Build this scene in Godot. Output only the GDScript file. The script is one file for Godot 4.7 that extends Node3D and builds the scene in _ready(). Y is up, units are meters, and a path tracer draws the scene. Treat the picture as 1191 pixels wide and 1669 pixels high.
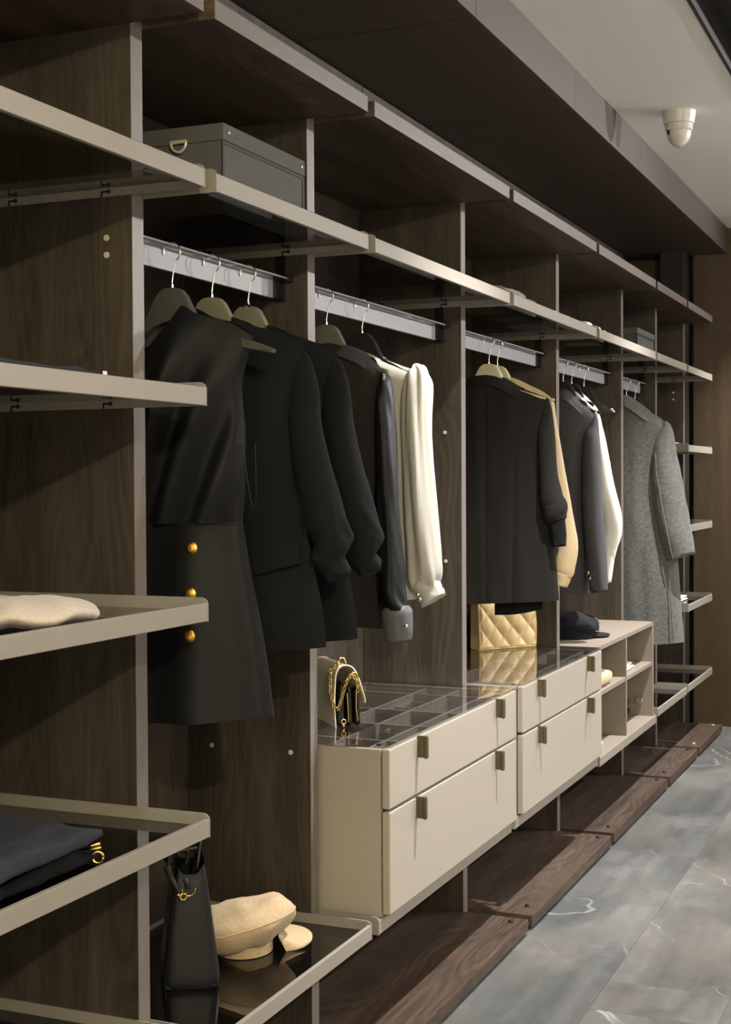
extends Node3D
# A walk-in wardrobe in a showroom: x runs along the wardrobe, z comes out of it towards the aisle, y is up (metres).

const XB := [0.4107, 1.1945, 2.3252, 3.4505, 4.5742, 5.3533, 6.1308]   # lines between the bays
const X_START := -0.37
const GAP := 0.0215
const Z_BACK := -0.504
const Z_PANEL := -0.161
const Y_BOARD := 2.30
const RAIL_Z := -0.207
var M := {}
var used := {}
var origins := {}

# ------------------------------------------------------------------ mesh builder
class MB:
	var v := PackedVector3Array()
	var n := PackedVector3Array()
	var idx := PackedInt32Array()

	func tri_n(a: int, b: int, c: int, out: Vector3) -> void:      # clockwise seen from outside
		if (v[b] - v[a]).cross(v[c] - v[a]).dot(out) > 0.0:
			idx.append_array([a, c, b])
		else:
			idx.append_array([a, b, c])

	func quad_n(a: int, b: int, c: int, d: int, out: Vector3) -> void:
		tri_n(a, b, c, out)
		tri_n(a, c, d, out)

	func piece(p: PackedVector3Array, t: PackedInt32Array, flip := 0) -> void:   # a smooth piece; faces turned outwards
		var mid := Vector3.ZERO
		for q in p:
			mid += q
		mid /= maxf(1.0, p.size())
		var vol := 0.0
		for k in range(0, t.size(), 3):
			vol += (p[t[k]] - mid).dot((p[t[k + 1]] - mid).cross(p[t[k + 2]] - mid))
		var turn := vol > 0.0
		if flip != 0:
			turn = not turn
		var nn := PackedVector3Array()
		nn.resize(p.size())
		var base := v.size()
		for k in range(0, t.size(), 3):
			var a := t[k]
			var b := t[k + 2] if turn else t[k + 1]
			var c := t[k + 1] if turn else t[k + 2]
			var f := -(p[b] - p[a]).cross(p[c] - p[a])
			nn[a] += f
			nn[b] += f
			nn[c] += f
			idx.append_array([base + a, base + b, base + c])
		for k in p.size():
			v.append(p[k])
			n.append(nn[k].normalized() if nn[k].length_squared() > 1e-20 else Vector3.UP)

	func box(c: Vector3, s: Vector3, bev := 0.0015) -> void:
		var h := s * 0.5
		var b := minf(bev, minf(h.x, minf(h.y, h.z)) * 0.6)
		var base := v.size()
		for sx in [-1, 1]:
			for sy in [-1, 1]:
				for sz in [-1, 1]:
					var sg := Vector3(sx, sy, sz)
					for a in 3:
						var q := Vector3.ZERO
						for k in 3:
							q[k] = sg[k] * (h[k] if k == a else h[k] - b)
						var nm := Vector3.ZERO
						nm[a] = sg[a]
						v.append(c + q)
						n.append(nm)
		var at := func(sx: int, sy: int, sz: int, a: int) -> int: return base + ((sx * 2 + sy) * 2 + sz) * 3 + a
		for s1 in 2:
			quad_n(at.call(s1, 0, 0, 0), at.call(s1, 1, 0, 0), at.call(s1, 1, 1, 0), at.call(s1, 0, 1, 0), Vector3(s1 * 2 - 1, 0, 0))
			quad_n(at.call(0, s1, 0, 1), at.call(1, s1, 0, 1), at.call(1, s1, 1, 1), at.call(0, s1, 1, 1), Vector3(0, s1 * 2 - 1, 0))
			quad_n(at.call(0, 0, s1, 2), at.call(1, 0, s1, 2), at.call(1, 1, s1, 2), at.call(0, 1, s1, 2), Vector3(0, 0, s1 * 2 - 1))
		for p in 2:
			for q in 2:
				var g := Vector3(0, p * 2 - 1, q * 2 - 1)
				quad_n(at.call(0, p, q, 1), at.call(1, p, q, 1), at.call(1, p, q, 2), at.call(0, p, q, 2), g)
				g = Vector3(p * 2 - 1, 0, q * 2 - 1)
				quad_n(at.call(p, 0, q, 0), at.call(p, 1, q, 0), at.call(p, 1, q, 2), at.call(p, 0, q, 2), g)
				g = Vector3(p * 2 - 1, q * 2 - 1, 0)
				quad_n(at.call(p, q, 0, 0), at.call(p, q, 1, 0), at.call(p, q, 1, 1), at.call(p, q, 0, 1), g)
				for r in 2:
					tri_n(at.call(p, q, r, 0), at.call(p, q, r, 1), at.call(p, q, r, 2), Vector3(p * 2 - 1, q * 2 - 1, r * 2 - 1))

	func span(a: Vector3, b: Vector3, bev := 0.0015) -> void:
		box((a + b) * 0.5, (b - a).abs(), bev)

	func extrude(poly: PackedVector2Array, o: Vector3, ux: Vector3, uy: Vector3, depth: Vector3) -> void:
		var area := 0.0
		var m := poly.size()
		for k in m:
			area += poly[k].cross(poly[(k + 1) % m])
		var tris := Geometry2D.triangulate_polygon(poly)
		for e in 2:
			var base := v.size()
			var out := depth.normalized() * (e * 2 - 1)
			for q in poly:
				v.append(o + ux * q.x + uy * q.y + depth * e)
				n.append(out)
			for k in range(0, tris.size(), 3):
				tri_n(base + tris[k], base + tris[k + 1], base + tris[k + 2], out)
		var en := []
		for k in m:
			var d := poly[(k + 1) % m] - poly[k]
			var q := Vector2(d.y, -d.x).normalized() * (1.0 if area > 0 else -1.0)
			en.append(q)
		for k in m:
			var n0: Vector2 = en[k]
			var a0: Vector2 = en[(k + m - 1) % m]
			var a1: Vector2 = en[(k + 1) % m]
			var na := (n0 + a0).normalized() if n0.dot(a0) > 0.7 else n0
			var nb := (n0 + a1).normalized() if n0.dot(a1) > 0.7 else n0
			var base := v.size()
			var p0 := poly[k]
			var p1 := poly[(k + 1) % m]
			var out := ux * n0.x + uy * n0.y
			for e in 2:
				v.append(o + ux * p0.x + uy * p0.y + depth * e)
				n.append((ux * na.x + uy * na.y).normalized())
				v.append(o + ux * p1.x + uy * p1.y + depth * e)
				n.append((ux * nb.x + uy * nb.y).normalized())
			quad_n(base, base + 1, base + 3, base + 2, out)

	# a sheet or tube: f(u, v) for u, v in 0..1; wrap joins u = 1 to u = 0
	func grid(nu: int, nv: int, f: Callable, wrap := false, flip := 0) -> void:
		var p := PackedVector3Array()
		var t := PackedInt32Array()
		var w := nu if wrap else nu + 1
		for j in nv + 1:
			for i in w:
				p.append(f.call(float(i) / nu, float(j) / nv))
		for j in nv:
			for i in nu:
				var a := j * w + i
				var b := j * w + (i + 1) % w
				t.append_array([a, b, b + w, a, b + w, a + w])
		piece(p, t, flip)

	func two_sheets(nu: int, nv: int, f0: Callable, f1: Callable) -> void:     # near and far sheet of one hanging cloth
		var p := PackedVector3Array()
		var t := PackedInt32Array()
		var w := nu + 1
		for e in 2:
			var base := p.size()
			var f := f0 if e == 0 else f1
			for j in nv + 1:
				for i in w:
					p.append(f.call(float(i) / nu, float(j) / nv))
			for j in nv:
				for i in nu:
					var a := base + j * w + i
					var q := [a, a + 1, a + 1 + w, a, a + 1 + w, a + w]
					if e == 1:
						q = [a, a + 1 + w, a + 1, a, a + w, a + 1 + w]
					t.append_array(PackedInt32Array(q))
		piece(p, t)

	func tube(path: Array, ra: Array, rb: Array, side: Vector3, seg := 12, caps := true, wr = null) -> void:
		var m := path.size()
		var p := PackedVector3Array()
		var t := PackedInt32Array()
		var last_n := Vector3.ZERO
		for j in m:
			var d: Vector3 = path[mini(j + 1, m - 1)] - path[maxi(j - 1, 0)]
			d = d.normalized()
			var s := side
			if side == Vector3.ZERO:
				if last_n == Vector3.ZERO:
					last_n = Vector3.RIGHT if absf(d.x) < 0.8 else Vector3.UP
				s = (last_n - d * last_n.dot(d)).normalized()
				last_n = s
			else:
				s = (side - d * side.dot(d)).normalized()
			var q := d.cross(s)
			for i in seg:
				var an := TAU * i / seg
				var k := 1.0
				if wr != null:
					k = wr.call(float(j) / (m - 1), an)
				p.append(path[j] + (q * cos(an) * ra[j] + s * sin(an) * rb[j]) * k)
		for j in m - 1:
			for i in seg:
				var a := j * seg + i
				var b := j * seg + (i + 1) % seg
				t.append_array([a, b, b + seg, a, b + seg, a + seg])
		if caps:
			for e in 2:
				var c := p.size()
				p.append(path[0] if e == 0 else path[m - 1])
				var row := 0 if e == 0 else (m - 1) * seg
				for i in seg:
					var a := row + i
					var b := row + (i + 1) % seg
					if e == 0:
						t.append_array([c, b, a])
					else:
						t.append_array([c, a, b])
		piece(p, t)

	func wire(path: Array, r: float, seg := 8) -> void:
		var rr := []
		for k in path.size():
			rr.append(r)
		tube(path, rr, rr, Vector3.ZERO, seg)

	func lathe(profile: Array, o: Vector3, axis: Vector3, seg := 20) -> void:     # profile: Vector2(radius, height along the axis)
		var s := Vector3.RIGHT if absf(axis.x) < 0.8 else Vector3.UP
		s = (s - axis * s.dot(axis)).normalized()
		var q := axis.cross(s)
		for k in profile.size() - 1:                                             # each band on its own: crisp edges where the profile turns
			var a: Vector2 = profile[k]
			var b: Vector2 = profile[k + 1]
			var base := v.size()
			var sl := (b - a)
			var nr := Vector2(sl.y, -sl.x).normalized()
			for i in seg + 1:
				var an := TAU * i / seg
				var dir := s * cos(an) + q * sin(an)
				for e in [a, b]:
					v.append(o + dir * e.x + axis * e.y)
					n.append((dir * nr.x + axis * nr.y).normalized())
			for i in seg:
				var out := n[base + i * 2]
				quad_n(base + i * 2, base + i * 2 + 1, base + i * 2 + 3, base + i * 2 + 2, out)

	func ball(c: Vector3, r: Vector3, nu := 16, nv := 10) -> void:
		grid(nu, nv, func(a, b): return c + Vector3(r.x * sin(PI * b) * cos(TAU * a), r.y * cos(PI * b), r.z * sin(PI * b) * sin(TAU * a)), true)

	func ring(c: Vector3, ax: Vector3, bx: Vector3, r: float, w: float, a0 := 0.0, a1 := TAU, seg := 20, ry := -1.0) -> void:
		var path := []
		for k in seg + 1:
			var an := lerpf(a0, a1, float(k) / seg)
			path.append(c + ax * cos(an) * r + bx * sin(an) * (r if ry < 0 else ry))
		wire(path, w, 7)

	func made(off: Vector3) -> ArrayMesh:
		var arr := []
		arr.resize(Mesh.ARRAY_MAX)
		var vv := v
		if off != Vector3.ZERO:
			for k in vv.size():
				vv[k] -= off
		arr[Mesh.ARRAY_VERTEX] = vv
		arr[Mesh.ARRAY_NORMAL] = n
		arr[Mesh.ARRAY_INDEX] = idx
		var am := ArrayMesh.new()
		am.add_surface_from_arrays(Mesh.PRIMITIVE_TRIANGLES, arr)
		return am

# ------------------------------------------------------------------ objects
func numbered(called: String) -> String:
	var k: int = used.get(called, -1) + 1
	used[called] = k
	return called if k == 0 else "%s_%03d" % [called, k]

func thing(called: String, label: String, category: String, at: Vector3, group := "") -> Node3D:
	var o := Node3D.new()
	o.name = numbered(called)
	o.position = at
	add_child(o, true)
	origins[o] = at
	metas(o, label, category, group)
	return o

func metas(o: Node3D, label: String, category: String, group := "") -> void:
	o.set_meta("label", label)
	o.set_meta("category", category)
	if group != "":
		o.set_meta("group", group)

func part(called: String, mb: MB, mat: Material, parent: Node3D, label := "") -> MeshInstance3D:
	var o := MeshInstance3D.new()
	var off: Vector3 = origins.get(parent, Vector3.ZERO)
	o.mesh = mb.made(off)
	o.material_override = mat
	o.name = called
	o.cast_shadow = GeometryInstance3D.SHADOW_CASTING_SETTING_ON
	parent.add_child(o, true)
	origins[o] = off
	if label != "":
		o.set_meta("label", label)
	return o

func lone(called: String, mb: MB, mat: Material, at: Vector3, label: String, category: String, group := "") -> MeshInstance3D:
	var o := MeshInstance3D.new()
	o.mesh = mb.made(at)
	o.material_override = mat
	o.name = numbered(called)
	o.position = at
	add_child(o, true)
	origins[o] = at
	metas(o, label, category, group)
	return o

func struct(called: String, mb: MB, mat: Material) -> MeshInstance3D:
	var o := MeshInstance3D.new()
	o.mesh = mb.made(Vector3.ZERO)
	o.material_override = mat
	o.name = called
	o.set_meta("kind", "structure")
	add_child(o, true)
	return o

func struct_root(called: String) -> Node3D:
	var o := Node3D.new()
	o.name = called
	o.set_meta("kind", "structure")
	add_child(o, true)
	return o

# ------------------------------------------------------------------ textures and materials
func noise(sd: int, freq: float, oct := 3) -> FastNoiseLite:
	var f := FastNoiseLite.new()
	f.seed = sd
	f.noise_type = FastNoiseLite.TYPE_SIMPLEX_SMOOTH
	f.frequency = freq
	f.fractal_octaves = oct
	f.fractal_type = FastNoiseLite.FRACTAL_FBM if oct > 1 else FastNoiseLite.FRACTAL_NONE
	return f

# walnut: fine streaks along the grain with a few cathedral lines; kx tells how often it repeats. 'across' metres wide, 'along' metres long
func wood_image(wa: int, wl: int, across: float, along: float, sd: int, horizontal: bool, dark: Color, light: Color, ringy := 0.13) -> ImageTexture:
	var n_warp := noise(sd, 1.0, 2)
	var n_tone := noise(sd + 1, 1.0, 2)
	var n_fine := noise(sd + 2, 1.0, 2)
	var n_pore := noise(sd + 3, 1.0, 1)
	var val := PackedFloat32Array()
	val.resize(wa * wl)
	for j in wl:
		var y := along * j / wl
		for i in wa:
			var x := across * i / wa
			var wrp := n_warp.get_noise_2d(x * 5.0, y * 0.9)
			var rings := sin((x * 26.0 + wrp * 7.0) * TAU * 0.55)
			rings = rings * absf(rings)
			var t := 0.45 + ringy * rings + 0.30 * n_tone.get_noise_2d(x * 9.0, y * 0.5)
			t += 0.22 * n_fine.get_noise_2d(x * 150.0 + wrp * 8.0, y * 3.2)
			var po := n_pore.get_noise_2d(x * 420.0, y * 14.0)
			if po > 0.35:
				t -= (po - 0.35) * 0.55
			val[j * wa + i] = t
	var w := wl if horizontal else wa
	var h := wa if horizontal else wl
	var bytes := PackedByteArray()
	bytes.resize(w * h * 3)
	var edge := 0.12
	for j in wl:
		var fj := float(j) / wl
		for i in wa:
			var fi := float(i) / wa
			var t := val[j * wa + i]
			if fi < edge:                                  # melt the left edge into the right one so that it repeats
				t = lerpf(val[j * wa + wa - 1 - int(fi * wa)], t, 0.5 + 0.5 * fi / edge)
			if fj < edge:
				t = lerpf(val[(wl - 1 - j) * wa + i], t, 0.5 + 0.5 * fj / edge)
			var c := dark.lerp(light, clampf(t, 0.0, 1.0))
			var k := (i * w + j if horizontal else j * w + i) * 3
			bytes[k] = int(c.r * 255.0)
			bytes[k + 1] = int(c.g * 255.0)
			bytes[k + 2] = int(c.b * 255.0)
	return ImageTexture.create_from_image(Image.create_from_data(w, h, false, Image.FORMAT_RGB8, bytes))

func marble_image(sz: int) -> ImageTexture:
	var n1 := noise(41, 1.0, 4)
	var n2 := noise(42, 1.0, 3)
	var n3 := noise(43, 1.0, 3)
	var n4 := noise(44, 1.0, 2)
	var bytes := PackedByteArray()
	bytes.resize(sz * sz * 3)
	for j in sz:
		var y := 2.6 * j / sz
		for i in sz:
			var x := 2.6 * i / sz
			var wx := n2.get_noise_2d(x * 1.3, y * 1.3)
			var jag := n4.get_noise_2d(x * 14.0, y * 14.0)
			var cloud := n1.get_noise_2d(x * 1.5 + wx * 0.5, y * 2.6)
			var streak := n3.get_noise_2d(x * 2.4 + wx, y * 13.0)
			var t := 0.5 + 0.62 * cloud + 0.26 * streak + 0.16 * n1.get_noise_2d(x * 16.0, y * 26.0) + 0.10 * n4.get_noise_2d(x * 90.0, y * 120.0)
			var c := Color(0.335, 0.345, 0.345).lerp(Color(0.545, 0.54, 0.53), clampf(t, 0.0, 1.0))
			c = c.lerp(Color(0.49, 0.455, 0.42), clampf(n2.get_noise_2d(x * 2.3 + 9.0, y * 3.0) * 0.9, 0.0, 0.35))
			var px := x * 0.55 + y * 0.85 + jag * 0.012
			var py := y * 0.55 - x * 0.35
			var ve := absf(n2.get_noise_2d(px * 1.3 + 20.0, py * 0.45))
			var gate := clampf(n4.get_noise_2d(x * 1.5 + 5.0, y * 1.5) * 4.0 + 0.05, 0.0, 1.0)
			var vein := clampf(1.0 - ve / (0.008 + 0.016 * absf(jag)), 0.0, 1.0) * gate
			var qx := x * 0.9 - y * 0.5 + jag * 0.010
			var ve2 := absf(n2.get_noise_2d(qx * 1.2 + 3.0, (y + x * 0.4) * 0.35 + 31.0))
			vein = maxf(vein, clampf(1.0 - ve2 / 0.008, 0.0, 1.0) * clampf(n1.get_noise_2d(x * 1.3 + 50.0, y * 1.3) * 4.0 - 0.5, 0.0, 0.8))
			c = c.lerp(Color(0.74, 0.74, 0.73), vein * 0.95)
			var k := (j * sz + i) * 3
			bytes[k] = int(c.r * 255.0)
			bytes[k + 1] = int(c.g * 255.0)
			bytes[k + 2] = int(c.b * 255.0)
	return ImageTexture.create_from_image(Image.create_from_data(sz, sz, false, Image.FORMAT_RGB8, bytes))

func speckle_image(a: Color, b: Color, sd: int, k1: float, k2: float) -> ImageTexture:      # heathered wool
	var sz := 256
	var n1 := noise(sd, 1.0, 1)
	var n2 := noise(sd + 1, 1.0, 2)
	var bytes := PackedByteArray()
	bytes.resize(sz * sz * 3)
	for j in sz:
		for i in sz:
			var t := 0.5 + 0.55 * n1.get_noise_2d(i * k1, j * k1 * 0.7) + 0.45 * n2.get_noise_2d(i * k2, j * k2)
			var c := a.lerp(b, clampf(t, 0.0, 1.0))
			var k := (j * sz + i) * 3
			bytes[k] = int(c.r * 255.0)
			bytes[k + 1] = int(c.g * 255.0)
			bytes[k + 2] = int(c.b * 255.0)
	return ImageTexture.create_from_image(Image.create_from_data(sz, sz, false, Image.FORMAT_RGB8, bytes))

func noise_tex(sd: int, freq: float) -> NoiseTexture2D:
	var t := NoiseTexture2D.new()
	t.width = 256
	t.height = 256
	t.seamless = true
	t.noise = noise(sd, freq, 2)
	return t

func plain(called: String, c: Color, rough := 0.6, metal := 0.0, spec := 0.5) -> StandardMaterial3D:
	var m := StandardMaterial3D.new()
	m.resource_name = called
	m.albedo_color = c
	m.roughness = rough
	m.metallic = metal
	m.metallic_specular = spec
	m.cull_mode = BaseMaterial3D.CULL_DISABLED
	M[called] = m
	return m

func c255(r: float, g: float, b: float) -> Color:
	return Color(r / 255.0, g / 255.0, b / 255.0)

func wooden(called: String, tex: Texture2D, scl: Vector3, off: Vector3, tint := Color.WHITE, rough := 0.5) -> void:
	var m := plain(called, tint, rough, 0.0, 0.4)
	m.albedo_texture = tex
	m.uv1_triplanar = true
	m.uv1_world_triplanar = true
	m.uv1_triplanar_sharpness = 8.0
	m.uv1_scale = scl
	m.uv1_offset = off
	m.cull_mode = BaseMaterial3D.CULL_BACK

func cloth(called: String, c: Color, bump: Texture2D, amount := 0.05, scl := 14.0, rim := 0.25) -> StandardMaterial3D:
	var m := plain(called, c, 0.92, 0.0, 0.25)
	m.heightmap_enabled = bump != null
	if bump:
		m.heightmap_texture = bump
		m.heightmap_scale = amount
		m.uv1_triplanar = true
		m.uv1_scale = Vector3.ONE * scl
	if rim > 0.0:
		m.rim_enabled = true
		m.rim = rim
		m.rim_tint = 0.5
	return m

func materials() -> void:
	var dark := c255(48, 43, 37)
	var light := c255(90, 80, 68)
	var wv := wood_image(512, 1024, 0.8, 2.4, 7, false, dark, light)
	var wh := wood_image(512, 1536, 0.8, 3.2, 23, true, c255(46, 39, 34), c255(106, 91, 80))
	var vs := Vector3(1.25, 0.4167, 1.25)
	for k in 3:
		wooden("walnut_upright_%d" % k, wv, vs, Vector3(0.31 * k, 0.0, 0.37 * k))
	var ed := c255(112, 104, 99)
	var el := c255(138, 128, 122)
	wooden("walnut_edge", wood_image(192, 512, 0.4, 2.4, 51, false, ed, el, 0.04), Vector3(2.5, 0.4167, 2.5), Vector3(0.1, 0.0, 0.2), Color(0.92, 0.92, 0.92), 0.45)
	var hs := Vector3(0.3125, 1.25, 1.25)
	for k in 3:
		wooden("walnut_board_%d" % k, wh, hs, Vector3(0.37 * k, 0.2 * k, 0.29 * k), Color(1.08, 1.05, 1.0))
	for k in 3:
		wooden("walnut_base_%d" % k, wh, hs, Vector3(0.21 + 0.41 * k, 0.1 * k, 0.17 * k), Color(1.0, 0.97, 0.95))
	wooden("walnut_board_edge", wood_image(192, 768, 0.4, 2.4, 53, true, ed, el, 0.04), Vector3(0.4167, 2.5, 2.5), Vector3(0.1, 0.3, 0.1), Color(0.88, 0.88, 0.88), 0.45)
	wooden("walnut_wall", wood_image(256, 512, 0.5, 2.9, 33, false, c255(66, 53, 40), c255(92, 76, 58), 0.03), Vector3(2.0, 0.34, 2.0), Vector3(0.4, 0.0, 0.2), Color.WHITE, 0.6)
	var mt := marble_image(1024)
	for k in 4:
		var m := plain("marble_%d" % k, [Color(0.83, 0.83, 0.83), Color(0.82, 0.825, 0.83), Color(0.84, 0.84, 0.83), Color(0.82, 0.815, 0.81)][k], 0.42)
		m.albedo_texture = mt
		m.uv1_triplanar = true
		m.uv1_world_triplanar = true
		m.uv1_scale = Vector3.ONE / 2.6
		m.uv1_offset = Vector3(0.42 + 0.27 * k, 0, 0.63 + 0.41 * k)
		m.cull_mode = BaseMaterial3D.CULL_BACK
	var grain := noise_tex(3, 0.22)
	var soft := noise_tex(5, 0.05)
	plain("grout", c255(92, 90, 87), 0.8)
	plain("ceiling_paint", c255(224, 221, 216), 0.85)
	plain("bounce_wall_paint", c255(196, 191, 182), 0.85)
	plain("bounce_cream_paint", c255(222, 217, 204), 0.85)
	plain("soffit", c255(74, 62, 54), 0.6)
	plain("fascia", c255(76, 68, 62), 0.55)
	plain("black_gap", c255(24, 20, 18), 0.7)
	plain("black_channel", c255(30, 28, 27), 0.6)
	plain("champagne", c255(139, 132, 123), 0.55, 0.0, 0.35)
	plain("lacquer", c255(163, 155, 144), 0.5)
	plain("lacquer_side", c255(160, 152, 139), 0.42, 0.0)
	plain("taupe", c255(136, 125, 114), 0.6)
	plain("rail", c255(128, 127, 131), 0.5, 0.1)
	plain("rail_dark", c255(62, 58, 57), 0.4, 0.4)
	plain("black_metal", c255(24, 23, 23), 0.45, 0.3)
	plain("slot", c255(20, 18, 15), 0.8)
	plain("cap_dot", c255(196, 186, 158), 0.5)
	plain("bronze", c255(88, 78, 54), 0.5, 0.35)
	plain("chrome", c255(225, 222, 215), 0.16, 1.0)
	plain("nickel", c255(236, 230, 205), 0.35, 0.5)
	plain("gold", c255(224, 188, 112), 0.24, 1.0)
	plain("gold_button", c255(205, 155, 72), 0.32, 1.0)
	plain("velvet_dark", c255(70, 68, 62), 0.95)
	plain("velvet_grey", c255(88, 86, 77), 0.95)
	plain("velvet_olive", c255(114, 110, 94), 0.95)
	plain("hanger_black", c255(30, 29, 29), 0.35)
	plain("hanger_cream", c255(196, 190, 160), 0.6)
	plain("dome_plastic", c255(196, 190, 182), 0.35)
	plain("dark_glass_eye", c255(16, 16, 16), 0.1)
	var g := plain("smoked_glass", Color(0.012, 0.012, 0.011, 0.62), 0.02)
	g.transparency = BaseMaterial3D.TRANSPARENCY_ALPHA
	var g2 := plain("clear_glass", Color(0.02, 0.022, 0.022, 0.10), 0.02)
	g2.transparency = BaseMaterial3D.TRANSPARENCY_ALPHA
	plain("glass_edge", c255(70, 84, 84), 0.1)
	plain("felt", c255(64, 56, 50), 0.95)
	plain("felt_edge", c255(150, 144, 137), 0.85)
	cloth("black_crepe", c255(26, 26, 28), grain, 0.03, 14.0, 0.05).roughness = 0.5
	cloth("black_wool", c255(25, 25, 27), grain, 0.04, 14.0, 0.05)
	cloth("charcoal_wool", c255(38, 37, 35), grain, 0.04, 14.0, 0.08)
	cloth("chiffon_black", c255(38, 37, 35), grain, 0.02, 14.0, 0.05)
	var sat := cloth("satin_black", c255(24, 24, 27), soft, 0.03, 9.0, 0.0)
	sat.roughness = 0.42
	var sat2 := cloth("satin_grey", c255(92, 90, 96), soft, 0.03, 9.0, 0.0)
	sat2.roughness = 0.45
	var wb := cloth("white_silk", c255(180, 177, 170), soft, 0.02, 9.0, 0.0)
	wb.roughness = 0.5
	wb.backlight_enabled = true
	wb.backlight = Color(0.3, 0.3, 0.28)
	cloth("white_cotton", c255(226, 224, 218), grain, 0.03)
	cloth("beige_silk", c255(196, 176, 142), soft, 0.03, 9.0, 0.0).roughness = 0.55
	cloth("grey_wool", c255(74, 74, 78), grain, 0.04, 14.0, 0.1)
	cloth("grey_knit", c255(140, 132, 126), grain, 0.12, 9.0)
	cloth("navy_cloth", c255(48, 49, 56), soft, 0.05, 8.0, 0.08)
	cloth("black_cloth", c255(17, 17, 19), soft, 0.05, 8.0, 0.05)
	var coat := cloth("grey_coat", Color.WHITE, grain, 0.12, 7.0)
	coat.uv1_scale = Vector3.ONE * 2.6
	coat.albedo_texture = speckle_image(c255(78, 78, 77), c255(116, 116, 114), 60, 0.34, 0.07)
	var tweed := cloth("oatmeal_wool", Color.WHITE, grain, 0.10, 8.0)
	tweed.albedo_texture = speckle_image(c255(164, 142, 112), c255(196, 174, 142), 70, 0.5, 0.05)
	var felt := cloth("pink_felt", Color.WHITE, grain, 0.12, 8.0, 0.5)
	felt.albedo_texture = speckle_image(c255(176, 162, 150), c255(200, 186, 173), 80, 0.4, 0.05)
	cloth("dark_denim", c255(34, 34, 40), grain, 0.06, 10.0, 0.08)
	plain("stitch", c255(120, 112, 100), 0.8)
	var bx := cloth("box_board", c255(92, 90, 89), grain, 0.05, 9.0, 0.0)
	bx.roughness = 0.8
	plain("box_dark", c255(24, 23, 24), 0.7)
	var lb := cloth("black_leather", c255(20, 20, 21), noise_tex(9, 0.12), 0.04, 9.0, 0.0)
	lb.roughness = 0.38
	lb.metallic_specular = 0.45
	var lc := cloth("cream_leather", c255(226, 218, 192), noise_tex(9, 0.12), 0.03, 9.0, 0.0)
	lc.roughness = 0.4
	var lq := cloth("beige_leather", c255(214, 188, 142), noise_tex(9, 0.12), 0.02, 9.0, 0.0)
	lq.roughness = 0.36
	plain("patent_black", c255(20, 20, 20), 0.16)

func lamp_glow(called: String, c: Color, e: float) -> StandardMaterial3D:
	var m := plain(called, c, 0.6)
	m.emission_enabled = true
	m.emission = c
	m.emission_energy_multiplier = e
	return m

# ------------------------------------------------------------------ camera and light
func spot(at: Vector3, to: Vector3, c: Color, e: float, angle: float, size: float, atten := 1.0) -> void:
	var l := SpotLight3D.new()
	l.name = "unseen_spot_light"  # every spot made here stands out of view
	l.light_color = c
	l.light_energy = e
	l.spot_angle = angle
	l.spot_angle_attenuation = atten
	l.spot_range = 30.0
	l.spot_attenuation = 2.0
	l.light_size = size
	l.shadow_enabled = true
	add_child(l, true)
	l.look_at_from_position(at, to, Vector3.UP if absf((to - at).normalized().y) < 0.98 else Vector3.RIGHT)

const Y_CEIL := 2.86
const DOWN := [[-0.4, 1.5], [1.85, 12.0], [4.1, 12.0], [6.0, 9.0]]
const UNSEEN_TRACK := [[6.0, 2.75, 4.1, 5.5], [4.6, 2.75, 2.1, 4.2], [3.0, 2.75, 0.8, 1.0]]
const FILL_WASH := [[-2.7, 0.5, -3.9, 0.5, 8.0], [-2.7, 2.1, -3.9, 2.1, 8.0], [0.6, 2.35, 0.6, 3.4, 6.0], [2.8, 2.35, 2.8, 3.4, 6.0], [5.0, 2.35, 5.0, 3.4, 6.0]]
const UNSEEN_WARM := [[-2.9, 2.7, 2.4, 7.0]]
const UNSEEN_PANEL_AT := Vector3(-2.6, 2.845, 1.5)

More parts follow.
